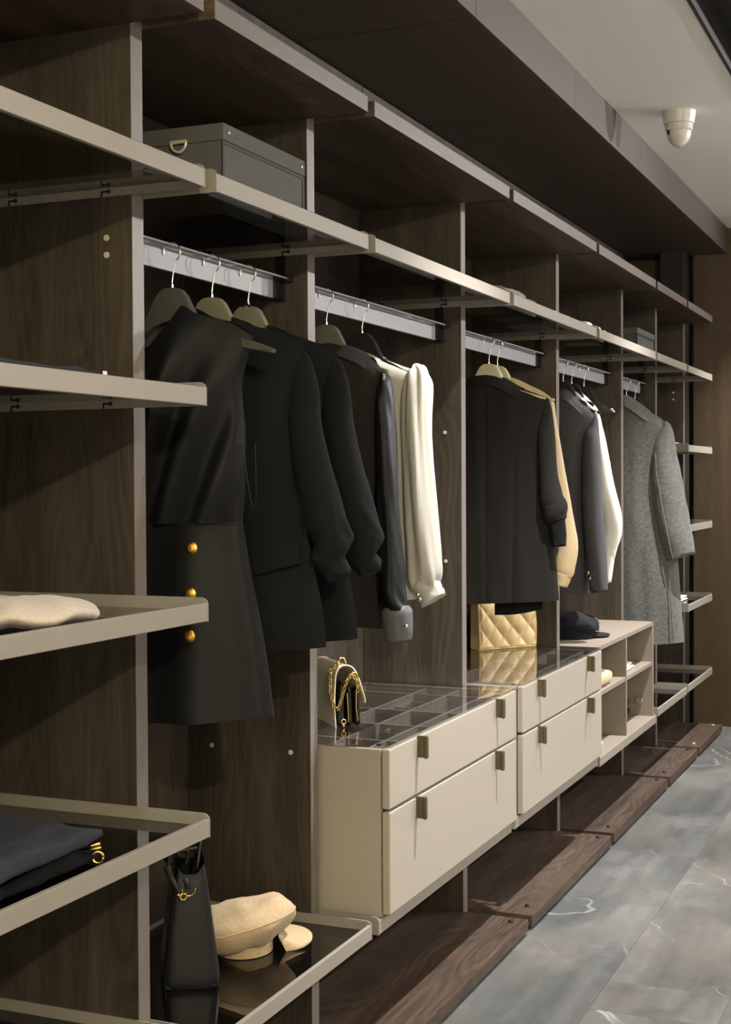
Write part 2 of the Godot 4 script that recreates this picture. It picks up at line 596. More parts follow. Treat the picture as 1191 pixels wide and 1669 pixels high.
func camera_and_light() -> void:
	var cam := Camera3D.new()
	cam.name = "camera"
	cam.fov = 39.8345
	cam.near = 0.05
	cam.far = 60.0
	add_child(cam)
	var yaw := 1.1686
	var pitch := -0.0216
	var roll := -0.0053
	var fwd := Vector3(sin(yaw) * cos(pitch), sin(pitch), -cos(yaw) * cos(pitch))
	var right := Vector3(cos(yaw), 0, sin(yaw))
	var up := right.cross(fwd)
	var r2 := right * cos(roll) + up * sin(roll)
	var u2 := up * cos(roll) - right * sin(roll)
	cam.transform = Transform3D(Basis(r2, u2, -fwd), Vector3(-1.9373, 1.4228, 1.3116))
	cam.current = true
	var env := Environment.new()
	env.background_mode = Environment.BG_COLOR
	env.background_color = Color(0.02, 0.02, 0.02)
	env.ambient_light_source = Environment.AMBIENT_SOURCE_BG
	env.tonemap_mode = Environment.TONE_MAPPER_LINEAR
	env.tonemap_exposure = 1.17
	env.sdfgi_enabled = true
	env.ssao_enabled = true
	env.ssil_enabled = true
	var we := WorldEnvironment.new()
	we.name = "world_environment"
	we.environment = env
	add_child(we)
	for t in DOWN:      # unseen downlights in the ceiling channel, placed to light plinths and drawer fronts: x, energy
		spot(Vector3(t[0], Y_CEIL + 0.02, 0.66), Vector3(t[0], 0.0, 0.46), Color(1.0, 0.985, 0.965), t[1], 42.0, 0.015, 1.0)
	for t in UNSEEN_TRACK:       # unseen spots across the aisle, placed to light the wardrobe fronts: x, z, aim, energy
		spot(Vector3(t[0], 2.70, t[1]), Vector3(t[2], 1.7, -0.2), Color(1.0, 0.99, 0.985), t[3], 44.0, 0.04, 0.6)
	for t in FILL_WASH:        # wall washers added out of view: the pale walls they light give soft fill
		spot(Vector3(t[0], 2.70, t[1]), Vector3(t[2], 1.0, t[3]), Color(1.0, 0.98, 0.93) if t[0] < 0.0 else Color(1.0, 0.99, 0.98), t[4], 62.0, 0.04, 0.4)
	for t in UNSEEN_WARM:        # one unseen yellowish spot behind the camera, placed to light left-facing sides
		spot(Vector3(t[0], 2.70, t[1]), Vector3(t[2], 1.0, -0.2), Color(1.0, 0.955, 0.78), t[3], 34.0, 0.05, 0.7)
	var l := AreaLight3D.new()      # an unseen warm panel behind the camera, placed to soften the left-hand light
	l.name = "unseen_panel_light"
	l.light_color = Color(1.0, 0.94, 0.78)
	l.light_energy = 2.5
	l.area_size = Vector2(1.8, 1.2)
	l.area_range = 30.0
	l.shadow_enabled = true
	add_child(l, true)
	l.look_at_from_position(UNSEEN_PANEL_AT + Vector3(0, -0.012, 0), UNSEEN_PANEL_AT + Vector3(0, -2.0, 0), Vector3.RIGHT)

# ------------------------------------------------------------------ room
func room() -> void:
	var b := MB.new()
	b.span(Vector3(-4.0, -0.25, -0.8), Vector3(6.6, -0.0015, 3.6), 0.0)
	var fl := struct("floor", b, M.grout)
	var rng := RandomNumberGenerator.new()
	rng.seed = 11
	var starts := [2.75, 1.77, 2.32, 1.50, 2.9, 2.0]
	for row in 11:                                   # long stone planks, 1.31 by 0.34, laid in a broken bond
		var z0 := -0.30 + 0.34 * row
		var s: float = starts[(row + 5) % 6]
		var x := s - 1.31 * 5
		while x < 6.5:
			var x0 := maxf(x, -3.9)
			var x1 := minf(x + 1.31, 6.345)
			if x1 - x0 > 0.05:
				var t := MB.new()
				t.span(Vector3(x0 + 0.0005, -0.02, z0 + 0.0005), Vector3(x1 - 0.0005, rng.randf() * 0.0002, z0 + 0.3395), 0.0002)
				part("floor_tile", t, M["marble_%d" % (rng.randi() % 4)], fl)
			x += 1.31
	b = MB.new()                                     # white ceiling with a long dark channel cut in it
	b.span(Vector3(-4.0, Y_CEIL, -0.8), Vector3(6.6, Y_CEIL + 0.2, 0.54), 0.0)
	b.span(Vector3(-4.0, Y_CEIL, 0.86), Vector3(6.6, Y_CEIL + 0.2, 3.6), 0.0)
	b.span(Vector3(-4.0, Y_CEIL + 0.14, 0.54), Vector3(6.6, Y_CEIL + 0.2, 0.86), 0.0)
	struct("ceiling", b, M.ceiling_paint)
	b = MB.new()
	b.span(Vector3(-3.9, Y_CEIL - 0.004, 0.535), Vector3(6.34, Y_CEIL + 0.13, 0.548), 0.001)
	b.span(Vector3(-3.9, Y_CEIL - 0.004, 0.852), Vector3(6.34, Y_CEIL + 0.13, 0.865), 0.001)
	b.span(Vector3(-3.9, Y_CEIL + 0.12, 0.54), Vector3(6.34, Y_CEIL + 0.135, 0.86), 0.001)
	struct("trim_2", b, M.black_channel)
	b = MB.new()
	b.span(Vector3(-4.0, 0.0, Z_BACK - 0.15), Vector3(6.6, Y_CEIL, Z_BACK - 0.03), 0.0)
	var wb := struct("wall_back", b, M.black_gap)
	var lines := [X_START] + XB
	for k in lines.size() - 1:                        # walnut back panel of each bay
		var t := MB.new()
		t.span(Vector3(lines[k] + 0.002, 0.0, Z_BACK - 0.02), Vector3(lines[k + 1] - 0.002, 2.71, Z_BACK), 0.001)
		part("back_panel", t, M["walnut_upright_%d" % (k % 3)], wb)
	b = MB.new()
	b.span(Vector3(6.34, 0.0, -0.145), Vector3(6.5, Y_CEIL, 3.6), 0.002)
	b.span(Vector3(6.42, 0.0, -0.8), Vector3(6.5, Y_CEIL, -0.145), 0.002)
	struct("wall_right", b, M.walnut_wall)
	b = MB.new()
	b.span(Vector3(6.16, 0.0, -0.30), Vector3(6.42, Y_CEIL, -0.17), 0.001)
	struct("trim_3", b, M.black_gap)  # dark filler across the gap beside the end wall
	b = MB.new()
	b.span(Vector3(-4.1, 0.0, -0.8), Vector3(-3.9, Y_CEIL, 3.6), 0.0)
	struct("wall_left", b, M.bounce_cream_paint)  # unseen wall, made pale so that it bounces soft fill
	b = MB.new()
	b.span(Vector3(-4.1, 0.0, 3.4), Vector3(6.6, Y_CEIL, 3.6), 0.0)
	struct("wall_front", b, M.bounce_wall_paint)  # unseen wall across the aisle, light-toned to return fill light
	# the dark soffit over the wardrobe, made of panels a little over a metre long
	var so := struct_root("trim_1")
	var seams := [-3.9, -2.6, -1.5, -0.38, 0.73, 1.835, 2.925, 4.0, 5.05, 6.34]
	var zf := 0.05
	for k in seams.size() - 1:
		var t := MB.new()
		t.span(Vector3(seams[k] + 0.0025, 2.715, Z_BACK - 0.03), Vector3(seams[k + 1] - 0.0025, 2.735, zf - 0.003), 0.001)
		part("soffit_panel", t, M.soffit, so)
		t = MB.new()
		t.span(Vector3(seams[k] + 0.0015, 2.712, zf - 0.018), Vector3(seams[k + 1] - 0.0015, Y_CEIL + 0.004, zf), 0.001)
		part("fascia_panel", t, M.fascia, so)
	# unseen fittings for the lights, all outside the frame, the wall washers added
	var glow := lamp_glow("lamp_glow", Color(1.0, 0.95, 0.88), 4.0)
	for dn in DOWN:
		var x: float = dn[0]
		var o := struct_root(numbered("trim_unseen_downlight"))
		var t := MB.new()
		t.lathe([Vector2(0.030, 0.0), Vector2(0.044, 0.0), Vector2(0.044, 0.012), Vector2(0.030, 0.014)], Vector3(x, Y_CEIL + 0.085, 0.62), Vector3.UP, 18)
		part("lamp_rim", t, M.black_metal, o)
		t = MB.new()
		t.lathe([Vector2(0.0, 0.0), Vector2(0.029, 0.0), Vector2(0.029, 0.004)], Vector3(x, Y_CEIL + 0.09, 0.62), Vector3.UP, 18)
		part("lamp_glow", t, glow, o)
	for q in UNSEEN_TRACK + FILL_WASH + UNSEEN_WARM:  # unseen lamp bodies; those of the wall washers are added for fill
		var o := struct_root(numbered("trim_unseen_lamp"))
		var t := MB.new()
		t.lathe([Vector2(0.0, 0.0), Vector2(0.05, 0.0), Vector2(0.05, 0.09), Vector2(0.0, 0.09)], Vector3(q[0], 2.74, q[1]), Vector3.UP, 18)
		t.span(Vector3(q[0] - 0.012, 2.83, q[1] - 0.012), Vector3(q[0] + 0.012, Y_CEIL, q[1] + 0.012))
		part("lamp_body", t, M.black_metal, o)
		t = MB.new()
		t.lathe([Vector2(0.0, 0.0), Vector2(0.042, 0.0), Vector2(0.042, 0.006)], Vector3(q[0], 2.733, q[1]), Vector3.UP, 18)
		part("lamp_glow", t, glow, o)
	var pl := struct_root("trim_unseen_panel")  # unseen light panel behind the camera, with its glowing face
	b = MB.new()
	b.box(UNSEEN_PANEL_AT + Vector3(0, 0.006, 0), Vector3(1.24, 0.02, 1.84), 0.003)
	part("light_frame", b, M.black_metal, pl)
	b = MB.new()
	b.box(UNSEEN_PANEL_AT + Vector3(0, -0.004, 0), Vector3(1.2, 0.008, 1.8), 0.001)
	part("light_glow", b, lamp_glow("panel_glow", Color(1.0, 0.93, 0.76), 1.0), pl)

# ------------------------------------------------------------------ the wardrobe itself
const NTH := ["first", "second", "third", "fourth", "fifth", "sixth", "seventh"]

func bay_left(k: int) -> float:
	return (X_START if k == 0 else XB[k - 1]) + GAP

func bay_right(k: int) -> float:
	return XB[k] - GAP

func disc(c: Vector3, axis: Vector3, r: float, h: float) -> MB:
	var b := MB.new()
	b.lathe([Vector2(r, 0.0), Vector2(r, h * 0.6), Vector2(r * 0.8, h), Vector2(0.0, h)], c, axis, 14)
	return b

const PANEL_LABELS := [
	"walnut upright panel at the near left end of the wardrobe",
	"nearest walnut upright panel, left of the hanging black dress",
	"walnut upright panel between the black blazers and the white chain bag",
	"walnut upright panel between the white blouse and the quilted beige bag",
	"walnut upright panel between the black jacket and the grey blazer",
	"walnut upright panel between the white shirt and the long grey coat",
	"walnut upright panel behind the long grey coat",
	"last walnut upright panel beside the dark gap and end wall"]
const DOTS := {1: [[1.896, -0.219], [1.863, -0.219]], 2: [[0.761, -0.436], [0.758, -0.215]], 3: [[1.577, -0.217], [1.167, -0.216]], 5: [[1.50, -0.217]], 7: [[1.916, -0.217], [1.878, -0.217]]}

func panels() -> void:
	var lines := [X_START] + XB
	for k in lines.size():
		var x: float = lines[k]
		var o := thing("upright_panel", PANEL_LABELS[k], "wardrobe panel", Vector3(x, 0, Z_BACK), "walnut upright panels")
		var b := MB.new()
		b.span(Vector3(x - 0.0203, 0.0, Z_BACK + 0.001), Vector3(x + 0.0203, 2.337, Z_PANEL - 0.001), 0.0012)
		var body := part("panel_board", b, M["walnut_upright_%d" % (k % 3)], o)
		b = MB.new()
		b.span(Vector3(x - 0.0203, 0.0, Z_PANEL - 0.001), Vector3(x + 0.0203, 2.337, Z_PANEL), 0.0008)
		part("edge_band", b, M.walnut_edge, o, "paler front edge band")
		for d in DOTS.get(k, []):
			part("cover_cap", disc(Vector3(x - 0.0203, d[0], d[1]), Vector3.LEFT, 0.0062, 0.0022), M.cap_dot, body)

const BOARD_LABELS := [
	"walnut top board at the near left, cut off by the picture edge",
	"walnut top board over the black dress and grey storage box",
	"walnut top board over the white blouse and dark blouse",
	"walnut top board over the black jacket and quilted bag",
	"walnut top board over the grey blazer and white shirt",
	"walnut top board over the long grey coat",
	"walnut top board at the far right end of the wardrobe"]
const BASE_LABELS := [
	"walnut floor plinth board under the near left shelves",
	"walnut floor plinth board under the shelf with the black handbag",
	"nearest visible walnut plinth board, under the first drawer unit",
	"walnut plinth board under the second drawer unit",
	"walnut plinth board under the open cubby unit",
	"walnut plinth board under the grey coat and low glass shelf",
	"farthest walnut plinth board, against the end wall"]

func boards() -> void:
	for k in 7:
		var x0 := bay_left(k)
		var x1 := bay_right(k)
		var o := thing("top_board", BOARD_LABELS[k], "shelf board", Vector3((x0 + x1) * 0.5, Y_BOARD, Z_BACK), "walnut top boards")
		var b := MB.new()
		b.span(Vector3(x0, Y_BOARD, Z_BACK + 0.001), Vector3(x1, 2.337, -0.0012), 0.001)
		part("board", b, M["walnut_board_%d" % (k % 3)], o)
		b = MB.new()
		b.span(Vector3(x0, Y_BOARD, -0.0012), Vector3(x1, 2.337, 0.0), 0.0008)
		part("edge_band", b, M.walnut_board_edge, o, "paler front edge band")
		o = thing("plinth_board", BASE_LABELS[k], "plinth", Vector3((x0 + x1) * 0.5, 0, Z_BACK), "walnut plinth boards")
		b = MB.new()
		b.span(Vector3(x0, 0.012, Z_BACK + 0.001), Vector3(x1, 0.050, 0.054), 0.0015)
		var bd := part("board", b, M["walnut_base_%d" % (k % 3)], o)
		for x in [x0 + 0.085, x1 - 0.05]:
			part("floor_peg", disc(Vector3(x, 0.05, 0.012), Vector3.UP, 0.008, 0.006), M.cap_dot if k == 6 else M.black_metal, bd)
		b = MB.new()
		b.span(Vector3(x0 + 0.03, 0.0, Z_BACK + 0.03), Vector3(x1 - 0.03, 0.0125, 0.02), 0.001)
		part("foot", b, M.black_gap, o)

func shelf_frame(o: Node3D, x0: float, x1: float, yt: float, back: bool) -> void:
	var b := MB.new()
	b.span(Vector3(x0 + 0.003, yt - 0.036, -0.011), Vector3(x1 - 0.003, yt, 0.0), 0.002)
	part("front_bar", b, M.champagne, o)
	for e in 2:
		var x := x0 if e == 0 else x1 - 0.004
		var poly := PackedVector2Array([Vector2(Z_BACK + 0.002, yt - 0.036), Vector2(0.0, yt - 0.036)])
		for k in 7:
			var an := PI * 0.5 * k / 6.0
			poly.append(Vector2(-0.014 + 0.014 * cos(an), yt + 0.009 - 0.014 + 0.014 * sin(an)))
		poly.append(Vector2(Z_BACK + 0.002, yt + 0.009))
		b = MB.new()
		b.extrude(poly, Vector3(x, 0, 0), Vector3(0, 0, 1), Vector3.UP, Vector3(0.004, 0, 0))
		var pl := part("side_plate", b, M.champagne, o)
		if back:
			for z in [-0.439, -0.222]:
				var xs := x + 0.0042 if e == 0 else x - 0.0002
				b = MB.new()
				b.box(Vector3(xs, yt - 0.0265, z + 0.004), Vector3(0.001, 0.004, 0.018), 0.0)
				b.box(Vector3(xs, yt - 0.031, z - 0.004), Vector3(0.001, 0.010, 0.004), 0.0)
				b.lathe([Vector2(0.0, -0.0006), Vector2(0.0045, -0.0006), Vector2(0.0045, 0.0006), Vector2(0.0, 0.0006)], Vector3(xs, yt - 0.0265, z + 0.012), Vector3.RIGHT, 10)
				part("keyhole_slot", b, M.slot, pl)
	b = MB.new()
	b.span(Vector3(x0 + 0.004, yt - 0.036, Z_BACK + 0.002), Vector3(x1 - 0.004, yt - 0.004, Z_BACK + 0.006), 0.001)
	part("back_bar", b, M.champagne, o)

func glass_shelf(k: int, yt: float, label: String) -> void:
	var x0 := bay_left(k)
	var x1 := bay_right(k)
	var o := thing("glass_shelf", label, "shelf", Vector3((x0 + x1) * 0.5, yt - 0.036, Z_BACK), "metal framed glass shelves")
	shelf_frame(o, x0, x1, yt, true)
	var b := MB.new()
	b.span(Vector3(x0 + 0.0045, yt - 0.020, Z_BACK + 0.0065), Vector3(x1 - 0.0045, yt - 0.014, -0.0115), 0.0006)
	part("glass_pane", b, M.smoked_glass, o, "smoked glass pane")

func hanging_rail(k: int, label: String) -> void:
	var x0: float = bay_left(k) - GAP + 0.0205
	var x1: float = bay_right(k) + GAP - 0.0205
	var o := thing("hanging_rail", label, "clothes rail", Vector3((x0 + x1) * 0.5, 1.866, RAIL_Z), "clothes rails between the panels")
	var b := MB.new()
	b.span(Vector3(x0 + 0.03, 1.866, RAIL_Z - 0.032), Vector3(x1 - 0.05, 1.925, RAIL_Z - 0.022), 0.001)
	part("rail_bar", b, M.rail, o)
	b = MB.new()
	b.tube([Vector3(x0 + 0.02, 1.916, RAIL_Z), Vector3(x1 - 0.02, 1.916, RAIL_Z)], [0.0028, 0.0028], [0.0028, 0.0028], Vector3.UP, 10)
	part("rail_rod", b, M.rail, o)
	for e in 2:
		var xe := x0 if e == 0 else x1
		var d := 1.0 if e == 0 else -1.0
		b = MB.new()
		b.span(Vector3(xe, 1.868, RAIL_Z - 0.036), Vector3(xe + d * 0.052, 1.929, RAIL_Z - 0.020), 0.001)
		b.span(Vector3(xe, 1.909, RAIL_Z - 0.022), Vector3(xe + d * 0.022, 1.923, RAIL_Z + 0.007), 0.001)
		b.span(Vector3(xe, 1.862, RAIL_Z - 0.040), Vector3(xe + d * 0.004, 1.985, RAIL_Z - 0.012), 0.001)
		b.span(Vector3(xe, 1.960, RAIL_Z - 0.040), Vector3(xe + d * 0.012, 1.963, RAIL_Z - 0.012), 0.001)
		part("rail_bracket", b, M.black_metal, o)

func handle_shape(x: float, ytop: float, zf: float) -> Array:
	var b := MB.new()                 # leather wrapped tab folded over the drawer edge, with a rolled lip
	b.span(Vector3(x - 0.004, ytop - 0.054, zf - 0.002), Vector3(x + 0.004, ytop + 0.002, zf + 0.021), 0.0015)
	b.span(Vector3(x - 0.0075, ytop - 0.056, zf + 0.0175), Vector3(x + 0.006, ytop + 0.003, zf + 0.0275), 0.003)
	var s := MB.new()
	for k in 12:
		s.box(Vector3(x - 0.0042, ytop - 0.004 - 0.0042 * k, zf + 0.0145), Vector3(0.0012, 0.0026, 0.0009), 0.0003)
	return [b, s]

func drawer_unit(k: int, label: String, hx: Array) -> void:
	var x0 := bay_left(k)
	var x1 := bay_right(k)
	var yt := 0.354
	var o := thing("drawer_unit", label, "drawer unit", Vector3((x0 + x1) * 0.5, yt - 0.036, Z_BACK), "beige drawer units")
	shelf_frame(o, x0, x1, yt, false)
	var a0 := x0 + 0.028
	var a1 := x1 - 0.004
	var zf := 0.018
	var b := MB.new()
	b.span(Vector3(a0, yt - 0.006, Z_BACK + 0.008), Vector3(a0 + 0.018, 0.7665, -0.006), 0.0015)
	b.span(Vector3(a1 - 0.018, yt - 0.006, Z_BACK + 0.008), Vector3(a1, 0.7665, -0.006), 0.0015)
	b.span(Vector3(a0 + 0.018, yt - 0.006, Z_BACK + 0.008), Vector3(a1 - 0.018, 0.76, Z_BACK + 0.022), 0.001)
	b.span(Vector3(a0 + 0.018, yt - 0.006, Z_BACK + 0.022), Vector3(a1 - 0.018, yt + 0.008, -0.008), 0.001)
	part("body", b, M.lacquer_side, o, "side panels of the unit")
	var ys := [[0.3585, 0.6135], [0.6185, 0.7680]]
	for d in 2:
		b = MB.new()
		b.span(Vector3(a0 + 0.002, ys[d][0], -0.0045), Vector3(a1, ys[d][1], zf), 0.0045)
		var dr := part("drawer", b, M.lacquer, o)
		for h in 2:
			var hs := handle_shape(hx[d][h], ys[d][1], zf)
			var hm := part("handle", hs[0], M.bronze, dr, "bronze leather tab handle")
			part("handle_stitching", hs[1], M.stitch, dr)
			hm.set_meta("label", "bronze leather tab handle")
	# felt lined divider tray seen through the glass top
	b = MB.new()
	b.span(Vector3(a0 + 0.02, 0.690, Z_BACK + 0.024), Vector3(a1 - 0.02, 0.694, -0.008), 0.0005)
	part("tray_floor", b, M.felt, o)
	for z in [-0.052, -0.164, -0.275]:
		b = MB.new()
		b.span(Vector3(a0 + 0.02, 0.694, z - 0.004), Vector3(a1 - 0.02, 0.762, z + 0.004), 0.001)
		part("divider", b, M.felt_edge, o)
	var w := a1 - a0
	for f in [0.14, 0.355, 0.575, 0.87]:
		b = MB.new()
		b.span(Vector3(a0 + w * f - 0.004, 0.694, Z_BACK + 0.03), Vector3(a0 + w * f + 0.004, 0.761, -0.012), 0.001)
		part("divider", b, M.felt_edge, o)
	# glass top with rounded front corners
	var poly := PackedVector2Array([Vector2(a0 - 0.006, -0.49), Vector2(a1 - 0.001, -0.49)])
	for q in 6:
		var an := PI * 0.5 * q / 5.0
		poly.append(Vector2(a1 - 0.001 - 0.022 + 0.022 * cos(an), zf - 0.022 + 0.022 * sin(an)))
	for q in 6:
		var an := PI * 0.5 * (1.0 + q / 5.0)
		poly.append(Vector2(a0 - 0.006 + 0.022 + 0.022 * cos(an), zf - 0.022 + 0.022 * sin(an)))
	b = MB.new()
	b.extrude(poly, Vector3(0, 0.7705, 0), Vector3(1, 0, 0), Vector3(0, 0, 1), Vector3(0, 0.0065, 0))
	part("glass_top", b, M.clear_glass, o, "clear glass top")
	b = MB.new()
	for xx in [a0 + 0.05, a1 - 0.05]:
		for zz in [-0.46, -0.03]:
			b.box(Vector3(xx, 0.7685, zz), Vector3(0.012, 0.004, 0.012), 0.001)
	part("glass_rest", b, M.black_metal, o)

func cubby_unit(k: int) -> void:
	var x0 := bay_left(k)
	var x1 := bay_right(k)
	var yt := 0.340
	var o := thing("cubby_unit", "open beige cubby unit with four compartments under the grey blazer", "cabinet", Vector3((x0 + x1) * 0.5, yt - 0.036, Z_BACK))
	shelf_frame(o, x0, x1, yt, false)
	var zf := -0.012
	var b := MB.new()
	b.span(Vector3(x0 + 0.003, 0.754, Z_BACK + 0.008), Vector3(x1, 0.772, zf), 0.0012)
	part("top_panel", b, M.taupe, o)
	for x in [x0 + 0.003, x1 - 0.018]:
		b = MB.new()
		b.span(Vector3(x, yt - 0.004, Z_BACK + 0.008), Vector3(x + 0.018, 0.754, zf), 0.0012)
		part("side_panel", b, M.taupe, o)
	b = MB.new()
	b.span(Vector3(x0 + 0.021, yt - 0.018, Z_BACK + 0.008), Vector3(x1 - 0.018, yt - 0.002, zf), 0.0012)
	part("floor_panel", b, M.taupe, o)
	b = MB.new()
	b.span(Vector3(3.992, yt - 0.002, Z_BACK + 0.02), Vector3(4.010, 0.754, zf - 0.002), 0.0012)
	part("divider", b, M.taupe, o)
	for e in [[x0 + 0.021, 3.992], [4.010, x1 - 0.018]]:
		b = MB.new()
		b.span(Vector3(e[0], 0.570, Z_BACK + 0.02), Vector3(e[1], 0.588, zf - 0.004), 0.0012)
		part("inner_shelf", b, M.taupe, o)
	b = MB.new()
	b.span(Vector3(x0 + 0.021, yt - 0.002, Z_BACK + 0.008), Vector3(x1 - 0.018, 0.754, Z_BACK + 0.02), 0.001)
	part("back_panel", b, M.taupe, o)

# ------------------------------------------------------------------ hangers
func hook(o: Node3D, x: float, z: float, ytop: float) -> void:
	var b := MB.new()
	var r := 0.0200
	var cy := 1.916 + 0.0028 + 0.0018 - r
	var path := [Vector3(x, ytop - 0.01, z), Vector3(x, ytop + 0.02, z), Vector3(x, ytop + 0.034, z + 0.002), Vector3(x, cy - r * 0.95, z + r * 0.42)]
	for k in 19:
		var an := deg_to_rad(-48.0 + 240.0 * k / 18.0)
		path.append(Vector3(x, cy + sin(an) * r, z + cos(an) * r))
	b.wire(path, 0.0018, 8)
	part("hook", b, M.chrome, o, "chrome hook")
	b = MB.new()
	b.lathe([Vector2(0.0032, 0.0), Vector2(0.0032, 0.016), Vector2(0.002, 0.018)], Vector3(x, ytop - 0.002, z), Vector3.UP, 10)
	part("ferrule", b, M.chrome, o)

func hanger_outline(half: float, tip: float) -> PackedVector2Array:
	var tops := [Vector2(0, 1.826), Vector2(0.018, 1.824), Vector2(0.034, 1.810), Vector2(0.048, 1.782), Vector2(0.064, 1.757), Vector2(0.095, 1.740), Vector2(half * 0.78, lerpf(1.740, tip, 0.62)), Vector2(half, tip)]
	var lows := [Vector2(0, 1.758), Vector2(0.04, 1.746), Vector2(0.08, 1.722), Vector2(half * 0.78, lerpf(1.740, tip, 0.62) - 0.017), Vector2(half * 0.99, tip - 0.007)]
	var p := PackedVector2Array()
	var m := 20
	for k in m + 1:
		p.append(Vector2(half * k / m, cur(tops, half * k / m)))
	for k in range(m, -1, -1):
		p.append(Vector2(half * 0.99 * k / m, cur(lows, half * 0.99 * k / m)))
	for k in range(1, m + 1):
		p.append(Vector2(-half * 0.99 * k / m, cur(lows, half * 0.99 * k / m)))
	for k in range(m, 0, -1):
		p.append(Vector2(-half * k / m, cur(tops, half * k / m)))
	return p

func hanger(x: float, mat: String, label: String, half := 0.205, tip := 1.705, bar := false, thick := 0.026) -> void:
	var o := thing("clothes_hanger", label, "hanger", Vector3(x, tip - 0.03, RAIL_Z), "clothes hangers on the rails")
	var b := MB.new()
	var ol := hanger_outline(half, tip)
	var inner := PackedVector2Array()
	for q in ol:
		inner.append(Vector2(q.x * 0.975, q.y - (q.y - 1.745) * 0.045))
	b.extrude(ol, Vector3(x - thick * 0.36, 0, RAIL_Z), Vector3(0, 0, 1), Vector3.UP, Vector3(thick * 0.72, 0, 0))
	b.extrude(inner, Vector3(x - thick * 0.5, 0, RAIL_Z), Vector3(0, 0, 1), Vector3.UP, Vector3(thick, 0, 0))
	part("shoulder", b, M[mat], o)
	hook(o, x, RAIL_Z, 1.820)
	if bar:
		b = MB.new()
		b.wire([Vector3(x, tip - 0.012, RAIL_Z - half + 0.02), Vector3(x, tip - 0.014, RAIL_Z + half - 0.012)], 0.0035, 8)
		part("trouser_bar", b, M[mat], o)
		b = MB.new()
		b.tube([Vector3(x, tip + 0.008, RAIL_Z + half - 0.022), Vector3(x, tip + 0.003, RAIL_Z + half - 0.006), Vector3(x, tip - 0.008, RAIL_Z + half + 0.002)], [0.005, 0.006, 0.005], [0.014, 0.014, 0.012], Vector3.RIGHT, 12)
		part("metal_tip", b, M.chrome, o)

# ------------------------------------------------------------------ clothes
func cur(pts: Array, x: float) -> float:                  # smooth curve through points sorted by x
	var m := pts.size()
	if x <= pts[0].x:
		return pts[0].y
	if x >= pts[m - 1].x:
		return pts[m - 1].y
	var k := 0
	while k < m - 2 and x > pts[k + 1].x:
		k += 1
	var p0: Vector2 = pts[maxi(k - 1, 0)]
	var p1: Vector2 = pts[k]
	var p2: Vector2 = pts[k + 1]
	var p3: Vector2 = pts[mini(k + 2, m - 1)]
	var h := p2.x - p1.x
	var t := (x - p1.x) / h
	var d1 := (p2.y - p0.y) / maxf(p2.x - p0.x, 1e-6) * h
	var d2 := (p3.y - p1.y) / maxf(p3.x - p1.x, 1e-6) * h
	var t2 := t * t
	var t3 := t2 * t
	return p1.y * (2 * t3 - 3 * t2 + 1) + d1 * (t3 - 2 * t2 + t) + p2.y * (3 * t2 - 2 * t3) + d2 * (t3 - t2)

# One hanging body of cloth. top: (z, y) from left to right; left, right: (y, z) edges with y rising; thick: (v, half thickness)
func body_f(x: float, top: Array, hem_l: float, hem_r: float, left: Array, right: Array, thick: Array, fold: Callable, open_top := false) -> Callable:
	return func(u: float, v: float, sgn: float) -> Vector3:
		var zt := lerpf(top[0].x, top[top.size() - 1].x, u)
		var y := lerpf(cur(top, zt), lerpf(hem_l, hem_r, u), v)
		var yl := lerpf(top[0].y, hem_l, v)
		var yr := lerpf(top[top.size() - 1].y, hem_r, v)
		var z := lerpf(cur(left, yl), cur(right, yr), u)
		var s := absf(2.0 * u - 1.0)
		var t := cur(thick, v) * pow(maxf(0.0, 1.0 - pow(s, 2.8)), 0.55)
		if not open_top:
			var q := 1.0 - minf(v / 0.07, 1.0)
			t *= sqrt(maxf(0.0, 1.0 - q * q))
		var win := 1.0 - pow(s, 6.0)
		var w: float = fold.call(u, v)
		return Vector3(x + sgn * t + win * (w if sgn < 0 else -w * 0.4), y, z)

func body_mesh(x: float, top: Array, hem_l: float, hem_r: float, left: Array, right: Array, thick: Array, fold: Callable, open_top := false, nu := 44, nv := 56) -> MB:
	var b := MB.new()
	var f := body_f(x, top, hem_l, hem_r, left, right, thick, fold, open_top)
	b.two_sheets(nu, nv, func(u, v): return f.call(u, v, -1.0), func(u, v): return f.call(u, v, 1.0))
	return b

func on_cloth(f: Callable, y: float, z: float) -> Vector3:          # the point of the near sheet at that height and place
	var u := 0.5
	var v := 0.5
	for k in 12:
		var p: Vector3 = f.call(u, v, -1.0)
		var p0: Vector3 = f.call(0.0, v, -1.0)
		var p1: Vector3 = f.call(1.0, v, -1.0)
		var a: Vector3 = f.call(u, 0.0, -1.0)
		var b: Vector3 = f.call(u, 1.0, -1.0)
		u = clampf(u + (z - p.z) / (p1.z - p0.z), 0.0, 1.0)
		v = clampf(v + (y - p.y) / (b.y - a.y), 0.0, 1.0)
	return f.call(u, v, -1.0)

